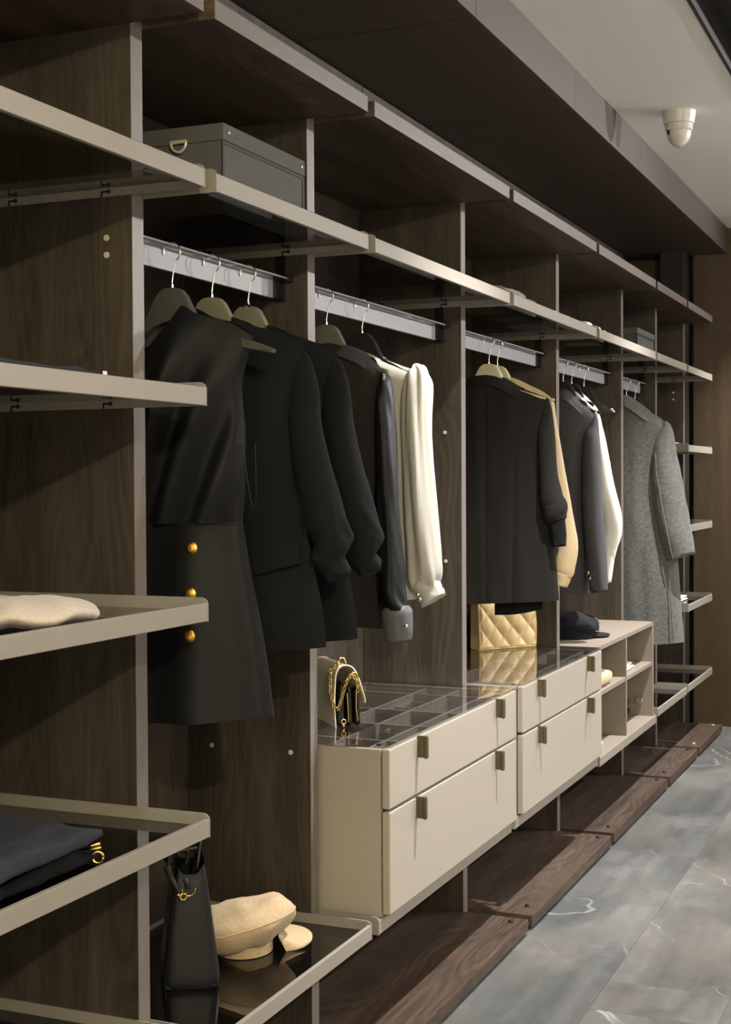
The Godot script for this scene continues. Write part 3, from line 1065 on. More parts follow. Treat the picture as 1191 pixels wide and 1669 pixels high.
# rows: [y, z, half width in z, half thickness in x, x offset] from shoulder to cuff
func sleeve_mesh(x: float, rows: Array, wr: Callable, inner := true, seg := 22, steps := 34) -> MB:
	var cols := [[], [], [], [], []]
	for k in rows.size():
		var t := float(k) / (rows.size() - 1)
		for c in 5:
			cols[c].append(Vector2(t, rows[k][c] if c < rows[k].size() else 0.0))
	var path := []
	var ra := []
	var rb := []
	for j in steps + 1:
		var t := float(j) / steps
		path.append(Vector3(x + cur(cols[4], t), cur(cols[0], t), cur(cols[1], t)))
		ra.append(cur(cols[2], t))
		rb.append(cur(cols[3], t))
	var d: Vector3 = (path[0] - path[1]).normalized()          # close the shoulder with a round cap
	for k in range(1, 4):
		var an := PI * 0.5 * k / 3.2
		path.push_front(path[0] + d * ra[k - 1] * 0.25)
		ra.push_front(ra[0] * cos(an) / cos(PI * 0.5 * (k - 1) / 3.2))
		rb.push_front(rb[0] * cos(an) / cos(PI * 0.5 * (k - 1) / 3.2))
	if inner:                                                  # turned-in edge of the cuff
		var e: Vector3 = (path[-2] - path[-1]).normalized()
		var p_end: Vector3 = path[-1]
		var a_end: float = ra[-1]
		var b_end: float = rb[-1]
		path.append(p_end + e * 0.002)
		ra.append(a_end - 0.003)
		rb.append(b_end - 0.003)
		path.append(p_end + e * 0.03)
		ra.append(a_end - 0.006)
		rb.append(b_end - 0.006)
	var b := MB.new()
	b.tube(path, ra, rb, Vector3.RIGHT, seg, true, wr)
	return b

func mirror_rows(rows: Array) -> Array:                     # the same sleeve at the other shoulder, kept off the back panel
	var out := []
	for r in rows:
		var q: Array = r.duplicate()
		q[1] = maxf(2.0 * RAIL_Z - q[1], -0.486 + q[2] * 1.12)
		out.append(q)
	return out

func mirror_curve(pts: Array) -> Array:
	var out := []
	for p in pts:
		out.append(Vector2(p.x, maxf(2.0 * RAIL_Z - p.y, -0.484)))
	return out

func collar_mesh(x: float, top: Array, z0: float, z1: float, drop: float, lift: float, tx: float) -> MB:
	var b := MB.new()
	b.grid(22, 14, func(u, v):
		var z := lerpf(z0, z1, u)
		var a: float = 2.0 * v - 1.0
		var e: float = 1.0 - pow(absf(2.0 * u - 1.0), 3.0) * 0.55
		var y := cur(top, z) + lift * e - drop * pow(absf(a), 1.6)
		return Vector3(x + a * tx * (0.55 + 0.45 * e), y, z + 0.006 * sin(a * 3.0)))
	return b

func button(c: Vector3, axis: Vector3, r: float) -> MB:
	var b := MB.new()
	b.lathe([Vector2(r * 0.6, -0.002), Vector2(r, 0.0), Vector2(r * 1.02, 0.003), Vector2(r * 0.9, 0.0042), Vector2(r * 0.6, 0.0056), Vector2(0.0, 0.0064)], c, axis, 18)
	return b

func soft_noise(sd: int) -> FastNoiseLite:
	return noise(sd, 1.0, 2)

func gentle(sd: int, amp: float, freq: float) -> Callable:         # shallow drape folds that grow towards the hem
	var n := soft_noise(sd)
	return func(u: float, v: float) -> float: return amp * (0.25 + 0.75 * v) * (sin(u * freq + 1.7 * v + sd) * 0.6 + n.get_noise_2d(u * 5.0, v * 1.3) * 1.2)

func creased(sd: int, amp: float) -> Callable:                      # creases round a sleeve
	var n := soft_noise(sd)
	return func(t: float, an: float) -> float: return 1.0 + amp * n.get_noise_3d(cos(an) * 1.1, sin(an) * 1.1, t * 5.0) * smoothstep(0.05, 0.35, t)

func bunched(sd: int, amp: float, from: float) -> Callable:         # a sleeve pushed up: rings of bulging cloth
	var n := soft_noise(sd)
	return func(t: float, an: float) -> float:
		var k := smoothstep(from, from + 0.12, t) * (1.0 - smoothstep(0.93, 1.0, t))
		return 1.0 + amp * 0.4 * n.get_noise_3d(cos(an), sin(an), t * 4.0) * smoothstep(0.05, 0.3, t) + k * amp * (sin(t * 34.0 + 1.6 * cos(an) + 0.8 * sin(an)) * 0.9 + n.get_noise_3d(cos(an) * 2.0, sin(an) * 2.0, t * 14.0))

func dress() -> void:
	var x: float = 0.614
	var o := thing("dress", "sleeveless black dress with three gold buttons, nearest on the rail", "dress", Vector3(x, 0.93, RAIL_Z))
	var top := [Vector2(-0.395, 1.700), Vector2(-0.345, 1.672), Vector2(-0.274, 1.690), Vector2(-0.220, 1.738), Vector2(-0.172, 1.782), Vector2(-0.162, 1.784), Vector2(-0.128, 1.766), Vector2(-0.06, 1.744), Vector2(-0.018, 1.718)]
	var right := [Vector2(1.340, -0.046), Vector2(1.405, -0.040), Vector2(1.53, -0.041), Vector2(1.62, -0.046), Vector2(1.68, -0.030), Vector2(1.718, -0.018)]
	var left := [Vector2(1.335, -0.368), Vector2(1.45, -0.374), Vector2(1.58, -0.372), Vector2(1.66, -0.384), Vector2(1.70, -0.395)]
	var bod := func(u: float, v: float) -> float:           # drape pulled from the right shoulder down to the waist on the left
		var q := u - 0.28 - 0.42 * (1.0 - v)
		var r := 0.020 * sin((u - 0.50 * (1.0 - v)) * 22.0) * smoothstep(0.10, 0.5, v)
		return -0.020 * exp(-q * q * 60.0) * (1.0 - 0.4 * v) + r
	part("bodice", body_mesh(x, top, 1.335, 1.340, left, right, [Vector2(0, 0.020), Vector2(0.10, 0.040), Vector2(0.4, 0.060), Vector2(0.8, 0.055), Vector2(1, 0.042)], bod, true, 60, 60), M.black_crepe, o)
	var stop := [Vector2(-0.368, 1.337), Vector2(-0.2, 1.338), Vector2(-0.046, 1.342)]
	var sr := [Vector2(0.945, 0.022), Vector2(1.1, 0.0), Vector2(1.25, -0.030), Vector2(1.342, -0.046)]
	var sl := [Vector2(0.915, -0.440), Vector2(1.1, -0.41), Vector2(1.25, -0.380), Vector2(1.337, -0.368)]
	var skf := func(u: float, v: float) -> float: return 0.016 * (0.3 + 0.7 * v) * sin(u * 15.0 + 0.6) + 0.008 * sin(u * 7.0) * smoothstep(0.0, 0.25, v)
	var st := [Vector2(0, 0.042), Vector2(0.3, 0.055), Vector2(1, 0.075)]
	part("skirt", body_mesh(x, stop, 0.912, 0.948, sl, sr, st, skf, true, 60, 50), M.black_crepe, o)
	var sf := body_f(x, stop, 0.912, 0.948, sl, sr, st, skf, true)
	var b := MB.new()
	var seam := []
	for k in 25:
		seam.append(on_cloth(sf, 1.3375, lerpf(-0.355, -0.055, k / 24.0)) + Vector3(0.0, 0.0, 0.0))
	b.wire(seam, 0.0016, 6)
	part("waist_seam", b, M.black_crepe, o)
	b = MB.new()                                             # front placket of the skirt, the overlapped edge
	b.two_sheets(6, 30, func(u, v): return on_cloth(sf, lerpf(1.332, 0.945, v), lerpf(-0.168, -0.100, u) + 0.012 * v) + Vector3(-0.0035, 0, 0), func(u, v): return on_cloth(sf, lerpf(1.332, 0.945, v), lerpf(-0.168, -0.100, u) + 0.012 * v) + Vector3(0.001, 0, 0))
	part("placket", b, M.black_crepe, o)
	for q in [Vector2(1.290, -0.131), Vector2(1.198, -0.126), Vector2(1.114, -0.124)]:
		part("button", button(on_cloth(sf, q.x, q.y) + Vector3(-0.004, 0, 0), Vector3(-0.96, 0.05, 0.2).normalized(), 0.0125), M.gold_button, o, "round gold button")
	b = MB.new()
	var pts := []
	for k in 25:
		var t := k / 24.0
		pts.append(Vector3(x - 0.012, 1.50 - 0.135 * sin(PI * t), -0.040 + 0.030 * t + 0.012 * sin(PI * t)))
	b.wire(pts, 0.0013, 6)
	part("hanging_loop", b, M.satin_black, o, "thin ribbon loop hanging at the armhole")

func blazer(x: float, label: String, sd: int, dz: float, flap: bool) -> void:
	var o := thing("blazer", label, "blazer", Vector3(x, 1.04, RAIL_Z), "black blazers with pushed-up sleeves")
	var top := [Vector2(-0.44, 1.69), Vector2(-0.40, 1.715), Vector2(-0.31, 1.752), Vector2(-0.25, 1.778), Vector2(-0.207, 1.782), Vector2(-0.16, 1.777), Vector2(-0.065 + dz, 1.746), Vector2(0.012 + dz, 1.713), Vector2(0.024 + dz, 1.69)]
	var right := [Vector2(1.05, 0.065 + dz), Vector2(1.15, 0.055 + dz), Vector2(1.3, 0.022 + dz), Vector2(1.45, 0.0 + dz), Vector2(1.6, 0.004 + dz), Vector2(1.69, 0.024 + dz)]
	part("body", body_mesh(x, top, 1.030, 1.072, mirror_curve(right), right, [Vector2(0, 0.05), Vector2(0.3, 0.06), Vector2(1, 0.055)], gentle(sd, 0.006, 7.0)), M.black_wool, o)
	var rows := [[1.702, 0.006 + dz, 0.008, 0.008], [1.682, 0.008 + dz, 0.022, 0.014], [1.64, 0.008 + dz, 0.034, 0.022], [1.59, 0.012 + dz, 0.037, 0.029], [1.53, 0.020 + dz, 0.037, 0.036, -0.004], [1.43, 0.046 + dz, 0.040, 0.042, -0.012], [1.345, 0.073 + dz, 0.043, 0.044, -0.014], [1.29, 0.080 + dz, 0.041, 0.042, -0.014], [1.255, 0.083 + dz, 0.035, 0.036, -0.014], [1.218, 0.095 + dz, 0.026, 0.030, -0.014]]
	var left := mirror_rows(rows)
	part("sleeve", sleeve_mesh(x, rows, bunched(sd, 0.19, 0.58)), M.black_wool, o)
	part("sleeve", sleeve_mesh(x, left, bunched(sd + 3, 0.19, 0.58)), M.black_wool, o)
	part("collar", collar_mesh(x, top, -0.30, -0.115, 0.035, 0.006, 0.030), M.black_wool, o)
	if flap:
		var b := MB.new()
		b.grid(12, 8, func(u, v):
			var z := lerpf(-0.112, 0.022, u)
			return Vector3(x - 0.066 - 0.003 * v + 0.014 * pow(maxf(0.0, u - 0.55) / 0.45, 2.0), lerpf(1.262, 1.296, u) - 0.044 * v, z))
		var bb := MB.new()
		bb.two_sheets(12, 8, func(u, v): return Vector3(x - 0.0655 - 0.004 * sin(PI * minf(v * 1.2, 1.0)) + 0.016 * pow(u, 5.0), lerpf(1.262, 1.298, u) - 0.047 * v, lerpf(-0.112, 0.024, u)), func(u, v): return Vector3(x - 0.058 + 0.016 * pow(u, 5.0), lerpf(1.262, 1.298, u) - 0.047 * v, lerpf(-0.112, 0.024, u)))
		part("pocket_flap", bb, M.black_wool, o)

func blouse_black() -> void:
	var x: float = 1.382
	var o := thing("blouse", "sheer black blouse with a shiny sleeve and grey satin cuff", "blouse", Vector3(x, 1.045, RAIL_Z))
	var top := [Vector2(-0.386, 1.67), Vector2(-0.366, 1.702), Vector2(-0.30, 1.75), Vector2(-0.25, 1.768), Vector2(-0.207, 1.772), Vector2(-0.179, 1.771), Vector2(-0.09, 1.740), Vector2(-0.048, 1.702), Vector2(-0.030, 1.67)]
	var right := [Vector2(1.045, -0.056), Vector2(1.2, -0.060), Vector2(1.4, -0.058), Vector2(1.6, -0.050), Vector2(1.67, -0.030)]
	part("body", body_mesh(x, top, 1.075, 1.048, mirror_curve(right), right, [Vector2(0, 0.04), Vector2(0.3, 0.05), Vector2(1, 0.055)], gentle(31, 0.012, 14.0)), M.chiffon_black, o)
	var rows := [[1.695, -0.046, 0.007, 0.018], [1.675, -0.044, 0.014, 0.028], [1.63, -0.042, 0.018, 0.034, -0.006], [1.55, -0.038, 0.020, 0.038, -0.012], [1.40, -0.033, 0.024, 0.040, -0.016], [1.25, -0.025, 0.028, 0.042, -0.018], [1.14, -0.017, 0.032, 0.042, -0.018], [1.095, -0.012, 0.032, 0.038, -0.018], [1.078, -0.010, 0.029, 0.034, -0.018]]
	var folds := creased(35, 0.30)
	part("sleeve", sleeve_mesh(x, rows, folds), M.satin_black, o, "shiny black satin sleeve")
	part("sleeve", sleeve_mesh(x, mirror_rows(rows), folds), M.satin_black, o, "shiny black satin sleeve")
	var cf := [[1.094, -0.009, 0.040, 0.042, -0.018], [1.05, -0.005, 0.037, 0.038, -0.018], [1.020, -0.003, 0.032, 0.034, -0.018]]
	for q in [cf, mirror_rows(cf)]:
		part("cuff", sleeve_mesh(x, q, creased(37, 0.05), true, 22, 8), M.satin_grey, o, "grey satin cuff")
	part("collar", collar_mesh(x, top, -0.285, -0.080, 0.034, 0.010, 0.048), M.chiffon_black, o)
	part("cuff_button", button(Vector3(x - 0.045, 1.062, 0.026), Vector3(-0.6, 0, 0.8), 0.005), M.chrome, o)

func blouse_white() -> void:
	var x: float = 1.615
	var o := thing("blouse", "white blouse with a gathered puff shoulder and buttoned cuff", "blouse", Vector3(x, 1.09, RAIL_Z))
	var top := [Vector2(-0.385, 1.715), Vector2(-0.35, 1.728), Vector2(-0.29, 1.748), Vector2(-0.225, 1.766), Vector2(-0.189, 1.768), Vector2(-0.117, 1.744), Vector2(-0.06, 1.722), Vector2(-0.035, 1.705)]
	var right := [Vector2(1.10, -0.052), Vector2(1.3, -0.070), Vector2(1.5, -0.074), Vector2(1.65, -0.068), Vector2(1.705, -0.035)]
	part("body", body_mesh(x, top, 1.09, 1.105, mirror_curve(right), right, [Vector2(0, 0.04), Vector2(0.3, 0.05), Vector2(1, 0.055)], gentle(51, 0.016, 16.0)), M.white_silk, o)
	var rows := [[1.732, -0.050, 0.010, 0.018], [1.718, -0.046, 0.024, 0.032], [1.685, -0.044, 0.034, 0.042, -0.006], [1.60, -0.044, 0.035, 0.046, -0.012], [1.48, -0.040, 0.037, 0.046, -0.016], [1.32, -0.030, 0.042, 0.048, -0.018], [1.20, -0.020, 0.044, 0.048, -0.018], [1.158, -0.018, 0.040, 0.042, -0.018], [1.138, -0.016, 0.034, 0.034, -0.018]]
	var n := soft_noise(57)
	var folds := func(t: float, an: float) -> float:         # gathers run from the shoulder and fan out again above the cuff
		var g := 0.15 * sin(an * 7.0 + t * 6.0) * (1.0 - smoothstep(0.10, 0.7, t)) + 0.13 * sin(an * 8.0 + 1.0) * smoothstep(0.6, 0.95, t) + 0.05 * sin(an * 5.0 - t * 7.0)
		return 1.0 + g + 0.30 * n.get_noise_3d(cos(an) * 1.3, sin(an) * 1.3, t * 1.6)
	part("sleeve", sleeve_mesh(x, rows, folds, true, 40, 40), M.white_silk, o)
	part("sleeve", sleeve_mesh(x, mirror_rows(rows), folds, true, 40, 40), M.white_silk, o)
	var cf := [[1.154, -0.022, 0.041, 0.042, -0.018], [1.128, -0.008, 0.037, 0.034, -0.018], [1.104, 0.006, 0.038, 0.034, -0.018]]
	var fl := creased(59, 0.14)
	for q in [cf, mirror_rows(cf)]:
		part("cuff", sleeve_mesh(x, q, fl, true, 26, 10), M.white_silk, o)
	part("collar", collar_mesh(x, top, -0.30, -0.140, 0.030, 0.010, 0.048), M.white_silk, o)
	for k in 2:
		part("cuff_button", button(Vector3(x - 0.052, 1.122 - 0.012 * k, -0.028 + 0.006 * k), Vector3(-0.95, 0, 0.3).normalized(), 0.0055), M.chrome, o)

func jacket_black() -> void:
	var x: float = 2.726
	var o := thing("jacket", "long black jacket with its back showing and one rolled cuff", "jacket", Vector3(x, 0.99, RAIL_Z))
	var top := [Vector2(-0.43, 1.668), Vector2(-0.42, 1.70), Vector2(-0.31, 1.748), Vector2(-0.27, 1.776), Vector2(-0.207, 1.784), Vector2(-0.15, 1.770), Vector2(-0.105, 1.745), Vector2(-0.03, 1.716), Vector2(0.006, 1.700), Vector2(0.016, 1.668)]
	var right := [Vector2(1.017, 0.040), Vector2(1.18, 0.026), Vector2(1.35, 0.0), Vector2(1.5, -0.006), Vector2(1.6, 0.0), Vector2(1.668, 0.016)]
	var n := soft_noise(61)
	var fold := func(u: float, v: float) -> float:           # centre back seam and two side panels
		var g := -0.004 * exp(-pow((u - 0.5) / 0.012, 2.0)) - 0.005 * exp(-pow((u - 0.80 + 0.12 * v) / 0.014, 2.0)) * smoothstep(0.25, 0.4, v)
		return -g + 0.006 * n.get_noise_2d(u * 4.0, v * 1.5)
	part("body", body_mesh(x, top, 0.985, 1.016, mirror_curve(right), right, [Vector2(0, 0.04), Vector2(0.3, 0.044), Vector2(1, 0.044)], fold, false, 70, 56), M.charcoal_wool, o)
	var rows := [[1.690, 0.002, 0.008, 0.010], [1.668, -0.002, 0.018, 0.016], [1.62, -0.004, 0.026, 0.026], [1.56, 0.0, 0.030, 0.038, -0.010], [1.45, 0.008, 0.031, 0.042, -0.018], [1.375, 0.020, 0.038, 0.048, -0.024], [1.335, 0.030, 0.044, 0.050, -0.024], [1.300, 0.036, 0.039, 0.046, -0.024], [1.285, 0.040, 0.030, 0.036, -0.024]]
	part("sleeve", sleeve_mesh(x, rows, bunched(63, 0.06, 0.55)), M.charcoal_wool, o)
	part("sleeve", sleeve_mesh(x, mirror_rows(rows), bunched(64, 0.06, 0.55)), M.charcoal_wool, o)
	var cf := [[1.31, 0.036, 0.028, 0.034, -0.024], [1.25, 0.044, 0.027, 0.033, -0.024], [1.20, 0.047, 0.022, 0.032, -0.024]]
	for q in [cf, mirror_rows(cf)]:
		part("cuff", sleeve_mesh(x, q, creased(66, 0.08), true, 20, 10), M.black_wool, o, "black turned back cuff")
	part("collar", collar_mesh(x, top, -0.33, -0.085, 0.042, 0.008, 0.052), M.charcoal_wool, o)
	var b := MB.new()                                        # front panel hanging lower behind
	b.two_sheets(10, 6, func(u, v): return Vector3(x + 0.034 + 0.004 * sin(u * 9.0), lerpf(1.06, 0.955 + 0.026 * u * u, v), lerpf(-0.20, -0.03, u)), func(u, v): return Vector3(x + 0.038 + 0.004 * sin(u * 9.0), lerpf(1.06, 0.955 + 0.026 * u * u, v), lerpf(-0.20, -0.03, u)))
	part("front_panel", b, M.black_wool, o)

func blouse_beige() -> void:
	var x: float = 2.822
	var o := thing("blouse", "pale beige silk blouse showing as a strip behind the long black jacket", "blouse", Vector3(x, 1.06, RAIL_Z))
	var top := [Vector2(-0.42, 1.66), Vector2(-0.40, 1.70), Vector2(-0.30, 1.752), Vector2(-0.207, 1.790), Vector2(-0.15, 1.782), Vector2(-0.10, 1.760), Vector2(-0.012, 1.708), Vector2(0.004, 1.66)]
	var right := [Vector2(1.09, 0.02), Vector2(1.3, 0.0), Vector2(1.5, -0.012), Vector2(1.66, 0.004)]
	part("body", body_mesh(x, top, 1.08, 1.09, mirror_curve(right), right, [Vector2(0, 0.02), Vector2(0.3, 0.024), Vector2(1, 0.028)], gentle(71, 0.004, 9.0)), M.beige_silk, o)
	var rows := [[1.69, -0.020, 0.018, 0.018], [1.60, -0.016, 0.026, 0.022], [1.45, 0.004, 0.034, 0.026], [1.30, 0.022, 0.042, 0.028], [1.20, 0.036, 0.045, 0.030], [1.12, 0.034, 0.036, 0.028], [1.092, 0.030, 0.029, 0.024]]
	part("sleeve", sleeve_mesh(x, rows, creased(73, 0.08)), M.beige_silk, o)
	part("sleeve", sleeve_mesh(x, mirror_rows(rows), creased(74, 0.08)), M.beige_silk, o)
	var cf := [[1.10, 0.030, 0.031, 0.026], [1.08, 0.026, 0.027, 0.024], [1.058, 0.020, 0.022, 0.022]]
	for q in [cf, mirror_rows(cf)]:
		part("cuff", sleeve_mesh(x, q, creased(75, 0.05), true, 20, 8), M.beige_silk, o)

func blazer_grey() -> void:
	var x: float = 3.70
	var o := thing("blazer", "dark grey blazer with four small buttons on the sleeve", "blazer", Vector3(x, 0.965, RAIL_Z))
	var top := [Vector2(-0.355, 1.633), Vector2(-0.343, 1.694), Vector2(-0.28, 1.748), Vector2(-0.235, 1.782), Vector2(-0.207, 1.79), Vector2(-0.18, 1.786), Vector2(-0.13, 1.745), Vector2(-0.071, 1.694), Vector2(-0.059, 1.633)]
	var right := [Vector2(0.962, -0.098), Vector2(1.1, -0.105), Vector2(1.3, -0.112), Vector2(1.5, -0.105), Vector2(1.633, -0.059)]
	part("body", body_mesh(x, top, 0.966, 0.962, mirror_curve(right), right, [Vector2(0, 0.05), Vector2(0.3, 0.062), Vector2(1, 0.062)], gentle(81, 0.006, 8.0)), M.grey_wool, o)
	var rows := [[1.690, -0.074, 0.007, 0.010], [1.668, -0.078, 0.017, 0.018], [1.63, -0.086, 0.028, 0.030], [1.58, -0.088, 0.035, 0.042, -0.01], [1.48, -0.084, 0.039, 0.047, -0.020], [1.31, -0.079, 0.042, 0.050, -0.03], [1.15, -0.066, 0.041, 0.048, -0.034], [1.00, -0.054, 0.038, 0.044, -0.036], [0.984, -0.053, 0.037, 0.043, -0.036]]
	part("sleeve", sleeve_mesh(x, rows, creased(83, 0.07)), M.grey_wool, o)
	part("sleeve", sleeve_mesh(x, mirror_rows(rows), creased(84, 0.07)), M.grey_wool, o)
	part("collar", collar_mesh(x, top, -0.30, -0.115, 0.050, 0.010, 0.060), M.grey_wool, o)
	for k in 4:
		part("cuff_button", button(Vector3(x - 0.071 + 0.002 * k, 1.052 - 0.0215 * k, -0.087 + 0.0068 * k), Vector3(-0.9, 0, -0.25).normalized(), 0.0085), M.chrome, o, "small shiny cuff button")

func shirt_white() -> void:
	var x: float = 3.835
	var o := thing("shirt", "white cotton shirt hanging between the grey blazer and an empty hanger", "shirt", Vector3(x, 0.99, RAIL_Z))
	var top := [Vector2(-0.36, 1.60), Vector2(-0.33, 1.69), Vector2(-0.26, 1.76), Vector2(-0.207, 1.792), Vector2(-0.18, 1.79), Vector2(-0.13, 1.748), Vector2(-0.094, 1.709), Vector2(-0.066, 1.60)]
	var right := [Vector2(0.99, -0.085), Vector2(1.2, -0.075), Vector2(1.4, -0.078), Vector2(1.60, -0.066)]
	part("body", body_mesh(x, top, 1.0, 0.99, mirror_curve(right), right, [Vector2(0, 0.03), Vector2(0.3, 0.035), Vector2(1, 0.04)], gentle(91, 0.005, 10.0)), M.white_cotton, o)
	var rows := [[1.68, -0.104, 0.018, 0.026], [1.56, -0.088, 0.030, 0.032], [1.40, -0.064, 0.035, 0.034], [1.25, -0.034, 0.040, 0.034], [1.14, -0.050, 0.033, 0.030], [1.10, -0.055, 0.028, 0.028]]
	part("sleeve", sleeve_mesh(x, rows, creased(93, 0.07)), M.white_cotton, o)
	part("sleeve", sleeve_mesh(x, mirror_rows(rows), creased(94, 0.07)), M.white_cotton, o)
	var cf := [[1.108, -0.056, 0.030, 0.030], [1.05, -0.060, 0.026, 0.028], [1.0, -0.064, 0.023, 0.026]]
	for q in [cf, mirror_rows(cf)]:
		part("cuff", sleeve_mesh(x, q, creased(95, 0.04), true, 20, 8), M.white_cotton, o)
	part("collar", collar_mesh(x, top, -0.295, -0.12, 0.045, 0.010, 0.040), M.white_cotton, o)

func coat_grey() -> void:
	var x: float = 4.865
	var o := thing("coat", "long heathered grey wool coat with wide sleeve", "coat", Vector3(x, 0.62, RAIL_Z))
	var top := [Vector2(-0.43, 1.60), Vector2(-0.395, 1.70), Vector2(-0.31, 1.757), Vector2(-0.25, 1.812), Vector2(-0.207, 1.826), Vector2(-0.172, 1.806), Vector2(-0.102, 1.757), Vector2(-0.022, 1.70), Vector2(0.022, 1.615)]
	var right := [Vector2(0.645, 0.072), Vector2(0.83, 0.057), Vector2(1.05, 0.040), Vector2(1.25, 0.012), Vector2(1.45, -0.01), Vector2(1.54, -0.004), Vector2(1.615, 0.022)]
	var n := soft_noise(101)
	var fold := func(u: float, v: float) -> float:
		return 0.016 * n.get_noise_2d(u * 3.6 + 2.0, v * 0.9) * smoothstep(0.1, 0.5, v) - 0.012 * exp(-pow((u - 0.66) / 0.06, 2.0)) * smoothstep(0.1, 0.3, v) * (1.0 - smoothstep(0.4, 0.7, v))
	part("body", body_mesh(x, top, 0.600, 0.648, mirror_curve(right), right, [Vector2(0, 0.07), Vector2(0.2, 0.085), Vector2(1, 0.095)], fold), M.grey_coat, o)
	var rows := [[1.698, -0.016, 0.010, 0.020], [1.675, -0.014, 0.026, 0.034], [1.63, -0.016, 0.043, 0.054, -0.008], [1.57, -0.020, 0.058, 0.070, -0.02], [1.50, -0.018, 0.068, 0.072, -0.03], [1.38, 0.0, 0.076, 0.074, -0.04], [1.26, 0.020, 0.078, 0.074, -0.046], [1.14, 0.046, 0.075, 0.072, -0.05], [1.055, 0.066, 0.070, 0.068, -0.05]]
	part("sleeve", sleeve_mesh(x, rows, creased(103, 0.08)), M.grey_coat, o)
	part("sleeve", sleeve_mesh(x, mirror_rows(rows), creased(104, 0.08)), M.grey_coat, o)
	part("collar", collar_mesh(x, top, -0.33, -0.085, 0.055, 0.010, 0.084), M.grey_coat, o)
	var b := MB.new()                                        # raised seams down the sleeve and the side of the skirt
	b.wire([Vector3(x - 0.096, 1.55, -0.048), Vector3(x - 0.112, 1.46, -0.040), Vector3(x - 0.121, 1.34, -0.018), Vector3(x - 0.125, 1.22, 0.004), Vector3(x - 0.124, 1.10, 0.028), Vector3(x - 0.120, 1.05, 0.040)], 0.0035, 6)
	part("sleeve_seam", b, M.grey_coat, o)
	b = MB.new()
	b.wire([Vector3(x - 0.073, 1.02, 0.006), Vector3(x - 0.080, 0.86, 0.022), Vector3(x - 0.085, 0.66, 0.036)], 0.003, 6)
	part("side_seam", b, M.grey_coat, o)

func clothes() -> void:
	hanger(0.614, "velvet_dark", "grey velvet hanger holding the black dress with gold buttons", 0.236, 1.690)
	hanger(0.782, "velvet_olive", "olive grey velvet hanger second from the left, holding a blazer", 0.205)
	hanger(0.951, "velvet_olive", "olive grey velvet hanger with a black ribbon crossed at its hook", 0.205)
	var b := MB.new()
	b.wire([Vector3(0.940, 1.760, -0.255), Vector3(0.940, 1.795, -0.235), Vector3(0.942, 1.828, -0.212), Vector3(0.942, 1.832, -0.205), Vector3(0.940, 1.800, -0.18), Vector3(0.940, 1.772, -0.155)], 0.0022, 6)
	lone("ribbon", b, M.black_crepe, Vector3(0.940, 1.76, -0.207), "black ribbon looped over the hook of the third hanger", "ribbon")
	hanger(1.382, "velvet_grey", "grey velvet hanger holding the sheer black blouse", 0.17)
	hanger(1.615, "hanger_black", "black hanger holding the white puff shoulder blouse", 0.165, 1.712)
	hanger(2.726, "hanger_cream", "cream hanger holding the long black jacket", 0.205)
	hanger(2.822, "hanger_cream", "cream hanger holding the pale beige silk blouse", 0.205)
	hanger(3.700, "hanger_black", "black hanger inside the dark grey blazer", 0.135)
	hanger(3.835, "hanger_black", "black hanger inside the white cotton shirt", 0.125)
	hanger(4.041, "hanger_black", "empty black hanger with chrome tips and a trouser bar", 0.130, 1.722, true)
	hanger(4.865, "hanger_black", "hanger inside the long grey coat, nearer of two on its rail", 0.17, 1.70)
	hanger(5.06, "hanger_black", "bare hanger half hidden behind the long grey coat", 0.17, 1.70)
	dress()
	blazer(0.782, "black blazer with a flap pocket, just behind the black dress", 111, 0.0, true)
	blazer(0.951, "black blazer farther along the rail, next to the dark upright panel", 121, 0.0, false)
	blouse_black()
	blouse_white()
	jacket_black()
	blouse_beige()
	blazer_grey()
	shirt_white()
	coat_grey()

# ------------------------------------------------------------------ bags, hats and small things
func sp(t: float, e: float) -> float:
	return signf(t) * pow(absf(t), e)

func slab(c: Vector3, h: Vector3, e: float, sd: int, amp: float, nu := 36, nv := 24) -> MB:     # a soft folded layer of cloth
	var b := MB.new()
	var n := soft_noise(sd)
	b.grid(nu, nv, func(u, v):
		var an: float = TAU * u
		var k := pow(maxf(0.0, 1.0 - pow(absf(2.0 * v - 1.0), 7.0)), 0.5)
		var p := Vector3((2.0 * v - 1.0) * h.x, sp(sin(an), e) * h.y * (0.25 + 0.75 * k), sp(cos(an), e) * h.z * (0.9 + 0.1 * k) * minf(1.0, k * 3.0 + 0.02))
		var w := n.get_noise_3d(p.x * 9.0, p.y * 9.0, p.z * 9.0) * amp
		p.y += w * (1.0 if p.y > 0 else 0.0)
		p.z += w * 0.7
		return c + p, true)
	return b

func folded(called: String, mats: Array, c: Vector3, h: Vector3, layers: int, sd: int, label: String, category: String, group := "", amp := 0.006) -> Node3D:
	var o := thing(called, label, category, c, group)
	for k in layers:
		var hh := h.y / layers
		part("fold", slab(c + Vector3(0.006 * sin(sd + k * 2.1), hh * (2 * k + 1), 0.008 * cos(sd + k * 1.7)), Vector3(h.x * (1.0 - 0.03 * k), hh * 1.04, h.z * (1.0 - 0.04 * k)), 0.55, sd + k, amp), M[mats[k % mats.size()]], o)
	return o

func placed(o: Node3D, turn: float) -> Node3D:
	o.rotation.y = turn
	return o

